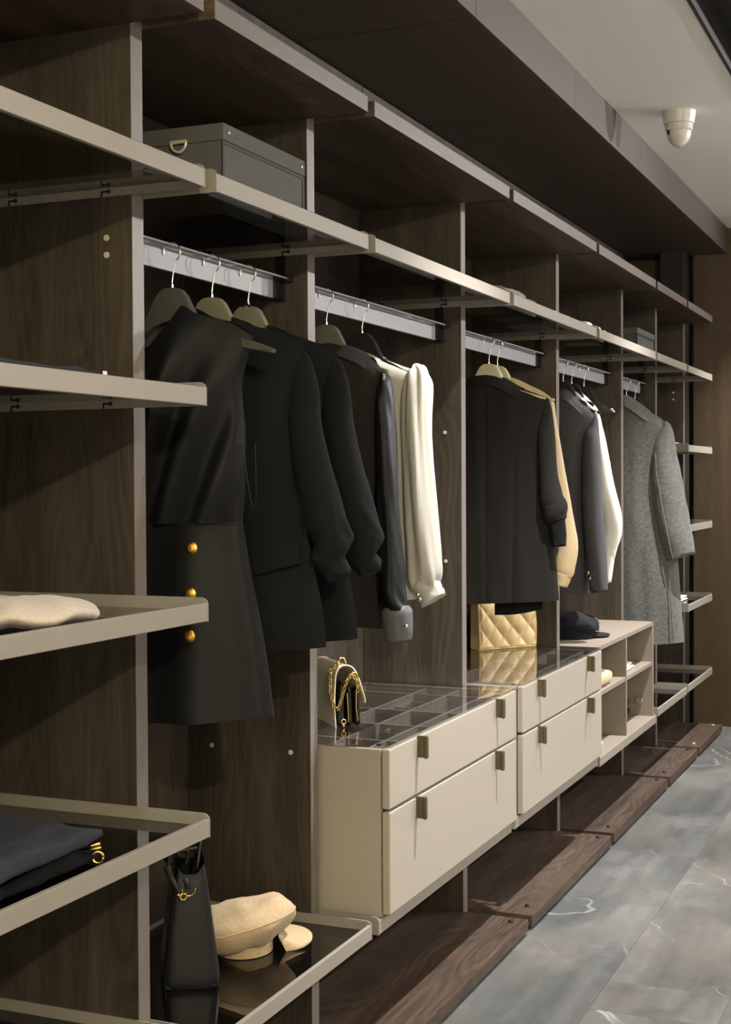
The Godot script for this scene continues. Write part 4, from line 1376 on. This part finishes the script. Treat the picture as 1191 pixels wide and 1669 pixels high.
func storage_box(label: String, x0: float, x1: float, z0: float, z1: float, y0: float, h: float, ring: bool) -> void:
	var o := thing("storage_box", label, "box", Vector3((x0 + x1) * 0.5, y0, z0))
	var lid_h := h * 0.19
	var b := MB.new()
	b.span(Vector3(x0 + 0.004, y0, z0 + 0.004), Vector3(x1 - 0.004, y0 + h - lid_h * 0.6, z1 - 0.004), 0.002)
	var body := part("box_body", b, M.box_board, o)
	b = MB.new()
	b.span(Vector3(x0, y0 + h - lid_h, z0), Vector3(x1, y0 + h, z1), 0.002)
	part("lid", b, M.box_board, o)
	for q in [x0 + 0.0045, x1 - 0.0045]:
		b = MB.new()
		b.box(Vector3(q, y0 + (h - lid_h) * 0.5, z1 - 0.0035), Vector3(0.009, h - lid_h - 0.002, 0.003), 0.0005)
		part("corner_strip", b, M.box_dark, body)
	b = MB.new()
	b.box(Vector3((x0 + x1) * 0.5, y0 + h - lid_h - 0.004, z1 - 0.0038), Vector3(x1 - x0 - 0.012, 0.008, 0.003), 0.0005)
	part("lid_shadow_gap", b, M.box_dark, body)
	if ring:
		for q in [x0 + 0.022, x1 - 0.022]:
			part("rivet", disc(Vector3(q, y0 + h - lid_h * 0.5, z1), Vector3(0, 0, 1), 0.0045, 0.003), M.chrome, o)
		b = MB.new()                                          # D shaped pull ring on the end
		var c := Vector3(x0 - 0.004, y0 + h - lid_h + 0.004, -0.258)
		b.ring(c, Vector3(0, 0, 1), Vector3(0, -1, 0), 0.019, 0.0032, 0.0, PI, 16, 0.022)
		b.wire([c + Vector3(0, 0.0, -0.019), c + Vector3(0, 0.0, 0.019)], 0.0045, 8)
		part("pull_ring", b, M.nickel, o, "shiny D shaped pull ring")

func chain(path: Array, link: float, r: float) -> MB:          # oval links, each turned a quarter from the one before
	var b := MB.new()
	var len := 0.0
	for k in path.size() - 1:
		len += path[k].distance_to(path[k + 1])
	var count := int(len / (link * 0.72))
	for q in count:
		var want := len * (q + 0.5) / count
		var k := 0
		while k < path.size() - 2 and want > path[k].distance_to(path[k + 1]):
			want -= path[k].distance_to(path[k + 1])
			k += 1
		var d: Vector3 = (path[k + 1] - path[k])
		var p: Vector3 = path[k] + d.normalized() * want
		d = d.normalized()
		var s := d.cross(Vector3(0.3, 0.2, 0.9)).normalized()
		if q % 2 == 1:
			s = d.cross(s).normalized()
		b.ring(p, d, s, link * 0.5, r, 0.0, TAU, 10, link * 0.32)
	return b

func chain_bag() -> void:
	# local axes: x along the bag, y up, z across it from the back panel to the flap
	var o := thing("handbag", "cream leather flap bag with gold chain and black inside, on the near glass top", "handbag", Vector3(1.428, 0.777, -0.21))
	origins[o] = Vector3.ZERO
	var L := 0.19
	var back := func(u: float, y: float) -> float: return 0.004 + 0.012 * y / 0.16
	var b := MB.new()                                         # back panel, over the top and down as the flap: one leather strip
	var prof := [Vector2(0.0, 0.0), Vector2(-0.003, 0.06), Vector2(-0.001, 0.115), Vector2(0.003, 0.145), Vector2(0.018, 0.162), Vector2(0.042, 0.160), Vector2(0.058, 0.142), Vector2(0.071, 0.108), Vector2(0.081, 0.076), Vector2(0.083, 0.062)]
	var zc := []
	var yc := []
	for k in prof.size():
		zc.append(Vector2(float(k) / (prof.size() - 1), prof[k].x))
		yc.append(Vector2(float(k) / (prof.size() - 1), prof[k].y))
	b.grid(20, 40, func(u, v): return Vector3(-0.002 + (L + 0.004) * u, cur(yc, v) + 0.002 * sin(u * PI), cur(zc, v) - (0.006 * pow(absf(2 * u - 1), 6.0) if v > 0.75 else 0.0)))
	b.grid(20, 40, func(u, v):
		var z := cur(zc, v)
		var y := cur(yc, v)
		var inw := Vector2(0.045 - z, 0.06 - y).normalized() * 0.0035
		return Vector3(-0.002 + (L + 0.004) * u, y + inw.y, z + inw.x), false, 1)
	var fl := part("flap", b, M.cream_leather, o, "cream back panel and flap")
	for e in [-0.002, L + 0.002]:
		b = MB.new()
		var pth := []
		for k in 41:
			pth.append(Vector3(e, cur(yc, k / 40.0), cur(zc, k / 40.0) + 0.001))
		b.wire(pth, 0.0022, 6)
		part("flap_piping", b, M.cream_leather, fl)
	for k in 3:                                               # accordion compartments in black patent leather
		b = MB.new()
		var z0: float = [0.006, 0.032, 0.056][k]
		var z1: float = [0.030, 0.054, 0.078][k]
		var top: float = [0.118, 0.112, 0.104][k]
		b.grid(28, 20, func(u, v):
			var an: float = TAU * u
			var y: float = v * top
			var w := lerpf(1.0, 0.62, v)
			var zmid := lerpf((z0 + z1) * 0.5, (z0 + z1) * 0.5 - 0.006 * (k - 1) , v)
			var r := pow(maxf(0.0, 1.0 - pow(absf(2.0 * v - 1.0), 10.0)), 0.5)
			return Vector3(L * 0.5 + sp(cos(an), 0.25) * (L * 0.5 - 0.004) * (0.9 + 0.1 * r), y, zmid + sp(sin(an), 0.5) * (z1 - z0) * 0.5 * w * maxf(r, 0.1)), true)
		part("compartment", b, M.patent_black, o, "glossy black compartment")
	b = MB.new()
	for e in [[0.034, 0.002], [0.060, -0.002]]:
		b.wire([Vector3(0.001, 0.014, e[0] + 0.004), Vector3(-0.001, 0.05, e[0] + e[1]), Vector3(0.0, 0.09, e[0])], 0.0016, 6)
	part("gold_edge", b, M.gold, o, "gold zip edge")
	b = MB.new()                                               # rings that carry the chain
	b.ring(Vector3(0.012, 0.168, 0.024), Vector3(0.4, 0, 0.9).normalized(), Vector3(0, 1, 0), 0.014, 0.0026)
	b.ring(Vector3(-0.004, 0.130, 0.050), Vector3(0, 0, 1), Vector3(0, 1, 0), 0.013, 0.0024, -0.3, PI + 0.4)
	part("chain_ring", b, M.gold, o, "gold ring")
	part("chain_strap", chain([Vector3(0.010, 0.168, 0.014), Vector3(0.004, 0.150, -0.010), Vector3(-0.004, 0.100, -0.014), Vector3(-0.006, 0.055, -0.004), Vector3(-0.010, 0.050, 0.006), Vector3(-0.010, 0.085, 0.018), Vector3(-0.012, 0.125, 0.030), Vector3(-0.010, 0.140, 0.045), Vector3(-0.010, 0.120, 0.060), Vector3(-0.010, 0.092, 0.060)], 0.0125, 0.0013), M.gold, o, "gold chain strap")
	b = MB.new()
	b.ring(Vector3(-0.006, 0.016, 0.022), Vector3(0, 0, 1), Vector3(0, 1, 0), 0.006, 0.0018)
	b.wire([Vector3(-0.006, 0.012, 0.020), Vector3(-0.007, 0.002, 0.022)], 0.003, 8)
	part("charm", b, M.gold, o)
	placed(o, deg_to_rad(43.0))

func quilted_bag() -> void:
	var o := thing("handbag", "beige quilted leather clutch bag on the glass top under the long black jacket", "handbag", Vector3(3.17, 0.777, -0.395))
	origins[o] = Vector3.ZERO
	var w := 0.268
	var h := 0.178
	var b := MB.new()
	# face: diamond pads, raised between stitched grooves; z is towards the aisle
	var pad := func(x: float, y: float) -> float:
		var px := 0.0385
		var a := absf(sin(PI * (x / px + y / 0.0445) * 0.5))
		var c := absf(sin(PI * (x / px - y / 0.0445) * 0.5))
		return 0.0105 * pow(a * c, 0.42)
	b.grid(120, 90, func(u, v):
		var x: float = w * u
		var y: float = h * v
		var e := minf(minf(u, 1.0 - u) * w, minf(v, 1.3 - v) * h)
		var k := smoothstep(0.0, 0.012, e)
		var top: float = (0.5 - 0.5 * cos(TAU * u)) * 0.010 * v
		return Vector3(x, y - top, pad.call(x, y) * k + 0.002 - 0.010 * pow(v, 6.0)))
	var fr := part("front_flap", b, M.beige_leather, o, "diamond quilted flap")
	b = MB.new()                                              # flap rolls over the top
	b.grid(120, 12, func(u, v):
		var an: float = PI * v
		var top: float = (0.5 - 0.5 * cos(TAU * u)) * 0.010
		return Vector3(w * u, h - top + sin(an) * 0.010, -0.008 - (1.0 - cos(an)) * 0.5 * 0.046 + pad.call(w * u, h + 0.02 * v) * (1.0 - v) * 0.6))
	part("flap_top", b, M.beige_leather, fr)
	b = MB.new()
	var gus := PackedVector2Array([Vector2(-0.002, 0.002), Vector2(-0.058, 0.002), Vector2(-0.060, 0.10), Vector2(-0.052, h - 0.006), Vector2(-0.010, h - 0.006), Vector2(-0.003, 0.10)])
	for x in [0.004, w - 0.007]:
		b = MB.new()
		b.extrude(gus, Vector3(x, 0, 0), Vector3(0, 0, 1), Vector3.UP, Vector3(0.003, 0, 0))
		part("gusset", b, M.beige_leather, o)
	b = MB.new()
	b.span(Vector3(0.003, 0.001, -0.062), Vector3(w - 0.003, h - 0.004, -0.056), 0.002)
	b.span(Vector3(0.003, 0.0, -0.060), Vector3(w - 0.003, 0.005, 0.001), 0.002)
	part("back_panel", b, M.beige_leather, o)
	b = MB.new()
	b.wire([Vector3(0.002, h, -0.006), Vector3(0.0, h * 0.5, 0.003), Vector3(0.002, 0.012, 0.004), Vector3(0.012, 0.003, 0.004), Vector3(w - 0.012, 0.003, 0.004), Vector3(w - 0.002, 0.012, 0.004), Vector3(w, h * 0.5, 0.003), Vector3(w - 0.002, h, -0.006)], 0.0026, 7)
	part("piping", b, M.beige_leather, fr)
	part("chain_strap", chain([Vector3(w - 0.004, h + 0.002, -0.016), Vector3(w + 0.004, h - 0.004, -0.006), Vector3(w + 0.006, h - 0.020, -0.006), Vector3(w + 0.005, h - 0.034, -0.022)], 0.012, 0.0019), M.chrome, o, "chrome chain end")
	placed(o, -atan2(0.159, 0.209))

func black_bag() -> void:
	var o := thing("handbag", "black leather tote bag on the low glass shelf below the dress", "handbag", Vector3(0.625, 0.343, -0.252))
	origins[o] = Vector3.ZERO
	var L := 0.18
	var b := MB.new()
	b.grid(44, 30, func(u, v):                                # body: wide at the base, narrow at the mouth
		var an: float = TAU * u
		var y: float = 0.262 * v
		var wz := lerpf(0.064, 0.032, pow(v, 1.15))
		var r := pow(maxf(0.0, 1.0 - pow(maxf(0.0, 1.0 - v * 9.0), 2.0)), 0.5)
		var notch := 0.020 * pow(absf(cos(an)), 8.0) * smoothstep(0.8, 1.0, v)
		var ex: float = L * 0.5 - 0.020 * v
		return Vector3(L * 0.5 + sp(cos(an), 0.16) * ex * (0.94 + 0.06 * r), y - notch, 0.062 + sp(sin(an), 0.42) * wz * (0.86 + 0.14 * r)), true)
	b.grid(44, 6, func(u, v):
		var an: float = TAU * u
		return Vector3(L * 0.5 + cos(an) * L * 0.46 * (1.0 - v), 0.004, 0.062 + sin(an) * 0.052 * (1.0 - v)), true)
	var body := part("body", b, M.black_leather, o)
	b = MB.new()
	for sgn in [-1.0, 1.0]:
		var pth := []
		for k in 15:
			var v: float = 0.012 + 0.96 * k / 14.0
			var wz := lerpf(0.064, 0.032, pow(v, 1.15))
			pth.append(Vector3(0.0075 + 0.019 * v, 0.262 * v - 0.008 * smoothstep(0.8, 1.0, v), 0.062 + sgn * wz * 0.86))
		b.wire(pth, 0.0028, 7)
	b.wire([Vector3(0.0085, 0.005, 0.010), Vector3(0.006, 0.004, 0.062), Vector3(0.0085, 0.005, 0.114)], 0.0028, 7)
	part("piping", b, M.black_leather, body)
	b = MB.new()
	b.ring(Vector3(0.016, 0.212, 0.058), Vector3(0, 0, 1), Vector3(0, 1, 0), 0.014, 0.0022, PI * 0.95, TAU * 1.02)
	b.ring(Vector3(0.011, 0.198, 0.046), Vector3(0.3, 0, 1).normalized(), Vector3(0, 1, 0), 0.007, 0.0030)
	b.ball(Vector3(0.012, 0.202, 0.036), Vector3(0.005, 0.005, 0.005))
	part("clasp", b, M.gold, o, "gold ring clasp")
	b = MB.new()
	b.tube([Vector3(0.020, 0.262, 0.012), Vector3(0.016, 0.240, 0.020), Vector3(0.012, 0.215, 0.034), Vector3(0.011, 0.200, 0.042)], [0.007, 0.007, 0.006, 0.004], [0.002, 0.002, 0.002, 0.002], Vector3.RIGHT, 10)
	b.tube([Vector3(0.016, 0.236, 0.052), Vector3(0.014, 0.226, 0.056), Vector3(0.013, 0.214, 0.056)], [0.007, 0.007, 0.006], [0.002, 0.002, 0.002], Vector3.RIGHT, 10)
	part("strap_tab", b, M.black_leather, o)
	b = MB.new()
	for q in [0.014, 0.078]:
		var pth := []
		for k in 17:
			var t := k / 16.0
			pth.append(Vector3(0.05 + 0.08 * t, 0.245 + 0.075 * sin(PI * t), q + 0.012 * sin(PI * t)))
		b.wire(pth, 0.0038, 8)
	part("handle", b, M.black_leather, o)
	b = MB.new()
	b.tube([Vector3(0.030, 0.262, 0.053), Vector3(0.030, 0.300, 0.060)], [0.004, 0.004], [0.004, 0.004], Vector3.RIGHT, 8)
	b.tube([Vector3(0.030, 0.292, 0.044), Vector3(0.030, 0.296, 0.078)], [0.006, 0.006], [0.004, 0.004], Vector3.RIGHT, 8)
	part("toggle", b, M.black_leather, o)
	placed(o, deg_to_rad(33.0))

func crown(c: Vector3, rx: float, ry: float, rz: float, tilt: Basis, sd: int, slump: float) -> MB:     # a soft eight-panel cap crown
	var b := MB.new()
	var n := soft_noise(sd)
	b.grid(64, 26, func(u, v):
		var an: float = TAU * u
		var la: float = PI * v
		var seam := 1.0 - 0.012 * pow(absf(cos(an * 4.0)), 24.0) * sin(la)
		var rr := pow(sin(la), 0.74) * seam
		var p := Vector3(cos(an) * rx * rr, cos(la) * ry, sin(an) * rz * rr)
		if p.y < 0.0:                                       # tucked in at the band
			var k := -p.y / ry
			p.x *= 1.0 - 0.12 * k
			p.z *= 1.0 - 0.12 * k
			p.y *= 0.90
		p.y += slump * n.get_noise_3d(p.x * 9.0, 3.0, p.z * 9.0)
		p.y += slump * 0.8 * (cos(an) * 0.5) * rr
		var w: Vector3 = c + tilt * p
		w.y = maxf(w.y, 0.002 + 0.10 * maxf(0.0, 0.03 - w.y))
		return w, true)
	return b

func newsboy_cap() -> void:
	var at := Vector3(0.940, 0.343, -0.209)
	var o := thing("cap", "oatmeal wool newsboy cap with short brim on the low glass shelf", "cap", at)
	origins[o] = Vector3.ZERO
	var tilt := Basis(Vector3(0, 0, 1), deg_to_rad(-3.0)) * Basis(Vector3(1, 0, 0), deg_to_rad(-15.0))
	var b := crown(Vector3(-0.012, 0.062, -0.012), 0.134, 0.056, 0.124, tilt, 131, 0.013)
	var cr := part("crown", b, M.oatmeal_wool, o)
	b = MB.new()
	var pth := []
	for k in 33:
		var an := TAU * k / 32.0
		pth.append(Vector3(-0.012, 0.062, -0.012) + tilt * Vector3(cos(an) * 0.1345, 0.004 + 0.0065 * cos(an), sin(an) * 0.1245))
	b.wire(pth, 0.0016, 6)
	part("seam", b, M.oatmeal_wool, cr)
	b = MB.new()
	b.grid(40, 8, func(u, v):
		var an: float = TAU * u
		return Vector3(-0.01 + cos(an) * 0.070, 0.002 + 0.024 * v, -0.008 + sin(an) * 0.064), true)
	part("band", b, M.oatmeal_wool, o)
	b = MB.new()                                              # brim: a crescent, gently arched
	var brim := func(u: float, v: float, dy: float) -> Vector3:
		var an: float = lerpf(-0.95, 0.95, u) + 0.34
		var r := lerpf(0.070, 0.088 + 0.082 * pow(cos((u - 0.5) * PI), 0.6), v)
		return Vector3(-0.005 + cos(an) * r, 0.032 - 0.020 * v - 0.012 * pow((u - 0.5) * 2.0, 2.0) * v + dy, sin(an) * r)
	b.two_sheets(28, 10, func(u, v): return brim.call(u, v, 0.0035), func(u, v): return brim.call(u, v, 0.0))
	part("brim", b, M.oatmeal_wool, o)

func beret() -> void:
	var at := Vector3(0.0, 1.183, -0.155)
	var o := thing("beret", "pale felt beret on the glass shelf at the left edge", "hat", at)
	origins[o] = Vector3.ZERO
	var b := MB.new()
	var n := soft_noise(141)
	b.grid(60, 28, func(u, v):
		var an: float = TAU * u
		var la: float = PI * v
		var rr := pow(sin(la), 0.62)
		var y := cos(la) * (0.026 if v < 0.5 else 0.020)
		var dip := 0.012 * n.get_noise_2d(cos(an) * 1.2, sin(an) * 1.2) * sin(la)
		return Vector3(cos(an) * 0.150 * rr, 0.023 + y + dip, sin(an) * 0.142 * rr), true)
	part("crown", b, M.pink_felt, o)

func dark_cap() -> void:
	var at := Vector3(3.80, 0.772, -0.165)
	var o := thing("cap", "dark denim cap with brim on top of the open cubby unit", "cap", at)
	origins[o] = Vector3.ZERO
	var tilt := Basis(Vector3(0, 0, 1), deg_to_rad(-9.0)) * Basis(Vector3(1, 0, 0), deg_to_rad(8.0))
	var cr := part("crown", crown(Vector3(-0.02, 0.058, -0.03), 0.125, 0.048, 0.115, tilt, 151, 0.018), M.dark_denim, o)
	var b := MB.new()
	var pth := []
	for k in 33:
		var an := TAU * k / 32.0
		pth.append(Vector3(-0.02, 0.050, -0.03) + tilt * Vector3(cos(an) * 0.125, 0.0, sin(an) * 0.115))
	b.wire(pth, 0.0018, 6)
	part("seam", b, M.dark_denim, cr)
	b = MB.new()
	b.grid(40, 6, func(u, v): return Vector3(-0.02 + cos(TAU * u) * 0.100, 0.001 + 0.034 * v, -0.03 + sin(TAU * u) * 0.092), true)
	part("band", b, M.dark_denim, o)
	b = MB.new()
	var brim := func(u: float, v: float, dy: float) -> Vector3:
		var an: float = lerpf(-0.95, 0.95, u) + 0.75
		var r := lerpf(0.080, 0.080 + 0.080 * pow(cos((u - 0.5) * PI), 0.6), v)
		return Vector3(-0.02 + cos(an) * r, 0.022 - 0.014 * v - 0.006 * pow((u - 0.5) * 2.0, 2.0) * v + dy, -0.02 + sin(an) * r)
	b.two_sheets(26, 10, func(u, v): return brim.call(u, v, 0.0035), func(u, v): return brim.call(u, v, 0.0))
	part("brim", b, M.dark_denim, o)
	# sunglasses lying behind the cap
	o = thing("sunglasses", "thin metal framed sunglasses leaning behind the dark denim cap", "glasses", Vector3(3.99, 0.772, -0.19))
	origins[o] = Vector3.ZERO
	b = MB.new()
	for z in [-0.032, 0.032]:
		b.ring(Vector3(0.0, 0.036, z), Vector3(0, 0, 1), Vector3(0.12, 0.99, 0), 0.028, 0.0018, 0.0, TAU, 22, 0.031)
	b.wire([Vector3(0.002, 0.050, -0.006), Vector3(0.002, 0.053, 0.0), Vector3(0.002, 0.050, 0.006)], 0.0016, 6)
	part("rim", b, M.chrome, o)
	b = MB.new()
	for z in [-0.032, 0.032]:
		b.lathe([Vector2(0.0, 0.0), Vector2(0.0275, 0.0), Vector2(0.0275, 0.001), Vector2(0.0, 0.001)], Vector3(0.0, 0.036, z), Vector3(1, 0, 0), 18)
	part("lens", b, M.smoked_glass, o, "dark lens")
	b = MB.new()
	for z in [-0.063, 0.063]:
		b.wire([Vector3(0.0, 0.045, z), Vector3(-0.10, 0.030, z * 0.95), Vector3(-0.13, 0.004, z * 0.9)], 0.0017, 6)
	part("temple_arm", b, M.chrome, o)

func small_things() -> void:
	storage_box("large grey-brown lidded storage box with ring pull above the black dress", 0.735, 1.140, -0.475, -0.150, 1.996, 0.195, true)
	storage_box("small dark storage box on the far top shelf above the grey coat", 4.72, 5.115, -0.46, -0.12, 1.996, 0.148, false)
	# dark folded cloth on the two left shelves
	var o := folded("folded_trousers", ["black_cloth", "navy_cloth"], Vector3(-0.10, 0.775, -0.205), Vector3(0.220, 0.034, 0.168), 2, 161, "dark folded trousers with a gold buckle on the lower left glass shelf", "trousers", "", 0.020)
	var b := MB.new()
	b.ring(Vector3(0.074, 0.789, -0.040), Vector3(0.39, 0, 0.92), Vector3(0, 1, 0), 0.0095, 0.0024, 0.0, TAU, 18)
	b.wire([Vector3(0.068, 0.803, -0.052), Vector3(0.076, 0.805, -0.034)], 0.0034, 8)
	b.wire([Vector3(0.066, 0.810, -0.048), Vector3(0.076, 0.812, -0.036)], 0.0030, 8)
	part("buckle", b, M.gold, o, "small gold buckle")
	o = folded("folded_cloth", ["black_cloth", "navy_cloth"], Vector3(-0.06, 1.588, -0.21), Vector3(0.245, 0.017, 0.145), 2, 171, "flat dark folded cloth on the left shelf above the beret", "clothing")
	b = MB.new()
	b.box(Vector3(0.150, 1.612, -0.067), Vector3(0.012, 0.010, 0.002), 0.0005)
	part("care_tag", b, M.white_cotton, o, "tiny white tag")
	# folded things along the top shelf
	folded("folded_scarf", ["grey_knit"], Vector3(2.64, 1.996, -0.20), Vector3(0.145, 0.036, 0.115), 2, 181, "grey folded knit scarf on the top shelf, larger of two", "scarf", "grey folded knits")
	folded("folded_scarf", ["grey_knit"], Vector3(2.90, 1.996, -0.20), Vector3(0.100, 0.032, 0.115), 2, 183, "smaller grey folded knit to the right of the larger one", "scarf", "grey folded knits")
	folded("folded_shirt", ["white_cotton"], Vector3(3.21, 1.996, -0.19), Vector3(0.19, 0.026, 0.125), 2, 185, "white folded shirt on the top shelf beside the grey knits", "shirt", "white folded shirts")
	folded("folded_shirt", ["white_cotton"], Vector3(3.64, 1.996, -0.19), Vector3(0.135, 0.028, 0.125), 2, 187, "white folded shirt on the top shelf over the grey blazer", "shirt", "white folded shirts")
	folded("folded_shirt", ["white_cotton"], Vector3(3.92, 1.996, -0.19), Vector3(0.11, 0.026, 0.125), 2, 189, "white folded shirt farthest along the top shelf", "shirt", "white folded shirts")
	folded("folded_scarf", ["black_cloth"], Vector3(1.80, 1.996, -0.22), Vector3(0.17, 0.030, 0.10), 2, 191, "dark rumpled scarf on the top shelf over the white blouse", "scarf")
	# what lies in the open cubby unit
	folded("folded_towel", ["beige_silk"], Vector3(3.68, 0.588, -0.12), Vector3(0.15, 0.030, 0.085), 1, 201, "rolled beige cloth in the upper left compartment of the cubby unit", "cloth")
	folded("folded_towel", ["white_cotton"], Vector3(4.20, 0.588, -0.13), Vector3(0.13, 0.014, 0.085), 2, 203, "small white folded cloth in the upper right cubby compartment", "cloth")
	folded("folded_sweater", ["navy_cloth", "black_cloth"], Vector3(4.20, 0.338, -0.19), Vector3(0.16, 0.055, 0.12), 3, 205, "dark folded sweater in the lower right cubby compartment", "sweater")
	folded("folded_towel", ["white_cotton"], Vector3(3.64, 0.338, -0.15), Vector3(0.13, 0.008, 0.085), 1, 207, "thin white cloth in the lower left cubby compartment", "cloth")
	b = MB.new()
	b.lathe([Vector2(0.012, 0.0), Vector2(0.017, 0.004), Vector2(0.019, 0.012), Vector2(0.015, 0.016), Vector2(0.0, 0.017)], Vector3(4.534, 0.406, -0.075), Vector3.LEFT, 18)
	lone("wall_knob", b, M.taupe, Vector3(4.534, 0.406, -0.075), "round knob on the right wall of the lower right compartment", "knob")
	# small trays of jewellery seen through the first glass top
	for q in [[2.02, -0.215, "pale jewellery tray with dark pieces under the near glass top"], [1.60, -0.095, "second pale tray under the near glass, closer to the chain bag"]]:
		o = thing("jewellery_tray", q[2], "tray", Vector3(q[0], 0.694, q[1]), "trays under the glass top")
		b = MB.new()
		for e in [[-0.055, 0.0, 0.006, 0.078], [0.055, 0.0, 0.006, 0.078], [0.0, -0.036, 0.11, 0.006], [0.0, 0.036, 0.11, 0.006]]:
			b.box(Vector3(q[0] + e[0], 0.722, q[1] + e[1]), Vector3(e[2], 0.056, e[3]), 0.001)
		b.box(Vector3(q[0], 0.697, q[1]), Vector3(0.11, 0.005, 0.072), 0.001)
		part("tray_box", b, M.felt_edge, o)
		b = MB.new()
		b.box(Vector3(q[0], 0.722, q[1]), Vector3(0.098, 0.044, 0.060), 0.004)
		part("cushion", b, M.felt, o)
		for k in 3:
			b = MB.new()
			b.ring(Vector3(q[0] - 0.026 + 0.026 * k, 0.747, q[1]), Vector3(1, 0, 0), Vector3(0, 0.4, 1).normalized(), 0.008, 0.0016, 0.0, TAU, 14)
			part("ring", b, M.chrome, o)
	# far shelves
	folded("folded_gloves", ["black_cloth"], Vector3(5.62, 1.176, -0.11), Vector3(0.135, 0.018, 0.080), 2, 211, "black folded gloves on the far shelf beside the grey coat", "gloves")
	folded("folded_scarf", ["white_cotton"], Vector3(5.72, 0.766, -0.20), Vector3(0.19, 0.012, 0.10), 2, 213, "pale folded scarf on the far shelf behind the coat hem", "scarf")
	folded("folded_knit", ["beige_silk"], Vector3(5.60, 1.588, -0.2), Vector3(0.16, 0.016, 0.12), 2, 215, "beige folded knit on the highest far side shelf", "sweater")
	# camera dome on the ceiling
	var at := Vector3(3.655, Y_CEIL, 0.272)
	o = thing("ceiling_sensor", "white dome sensor fixed to the pale ceiling", "sensor", at)
	b = MB.new()
	b.lathe([Vector2(0.066, 0.0), Vector2(0.066, -0.006), Vector2(0.058, -0.048), Vector2(0.050, -0.052)], at, Vector3.UP, 28)
	part("mount", b, M.dome_plastic, o)
	b = MB.new()
	b.lathe([Vector2(0.0535, -0.050), Vector2(0.0525, -0.074), Vector2(0.047, -0.078)], at, Vector3.UP, 28)
	part("collar", b, M.dome_plastic, o)
	b = MB.new()
	b.grid(28, 12, func(u, v):
		var an: float = TAU * u
		var la: float = PI * 0.5 * v
		return at + Vector3(cos(an) * 0.047 * cos(la), -0.076 - 0.062 * sin(la), sin(an) * 0.047 * cos(la)), true)
	part("dome", b, M.dome_plastic, o)
	b = MB.new()
	b.grid(16, 8, func(u, v):
		var an: float = lerpf(-0.5, 1.6, u)
		var la: float = PI * 0.5 * lerpf(0.25, 0.97, v)
		return at + Vector3(cos(an) * 0.0485 * cos(la), -0.076 - 0.0635 * sin(la), sin(an) * 0.0485 * cos(la)))
	part("window", b, M.dome_plastic, o)
	b = MB.new()
	b.box(at + Vector3(-0.033, -0.084, -0.034), Vector3(0.016, 0.018, 0.010), 0.002)
	part("infrared_eye", b, M.dark_glass_eye, o)

func _ready() -> void:
	camera_and_light()
	materials()
	room()
	panels()
	boards()
	for k in 7:
		glass_shelf(k, 2.010, "%s glass shelf from the left in the top row" % NTH[k])
	glass_shelf(0, 1.602, "left glass shelf carrying the flat dark folded cloth")
	glass_shelf(0, 1.197, "left glass shelf carrying the pale beret")
	glass_shelf(0, 0.789, "left glass shelf carrying the dark trousers with gold buckle")
	glass_shelf(0, 0.372, "lowest glass shelf at the bottom left corner")
	glass_shelf(1, 0.357, "low glass shelf carrying the black tote and newsboy cap")
	glass_shelf(5, 0.362, "low glass shelf under the long grey coat")
	glass_shelf(6, 1.602, "highest small glass shelf at the far right, near the coat shoulder")
	glass_shelf(6, 1.190, "far right glass shelf carrying the black gloves")
	glass_shelf(6, 0.780, "far right glass shelf beside the coat hem")
	glass_shelf(6, 0.366, "lowest far right glass shelf beside the end wall")
	hanging_rail(1, "clothes rail carrying the black dress and blazers")
	hanging_rail(2, "clothes rail carrying the black and white blouses")
	hanging_rail(3, "clothes rail carrying the long black jacket")
	hanging_rail(4, "clothes rail carrying the grey blazer and white shirt")
	hanging_rail(5, "clothes rail carrying the long grey coat")
	drawer_unit(2, "nearest beige drawer unit, below the black and white blouses", [[1.431, 2.089], [1.441, 2.097]])
	drawer_unit(3, "second beige drawer unit, under the quilted bag", [[2.549, 3.203], [2.543, 3.204]])
	cubby_unit(4)
	clothes()
	chain_bag()
	quilted_bag()
	black_bag()
	newsboy_cap()
	beret()
	dark_cap()
	small_things()
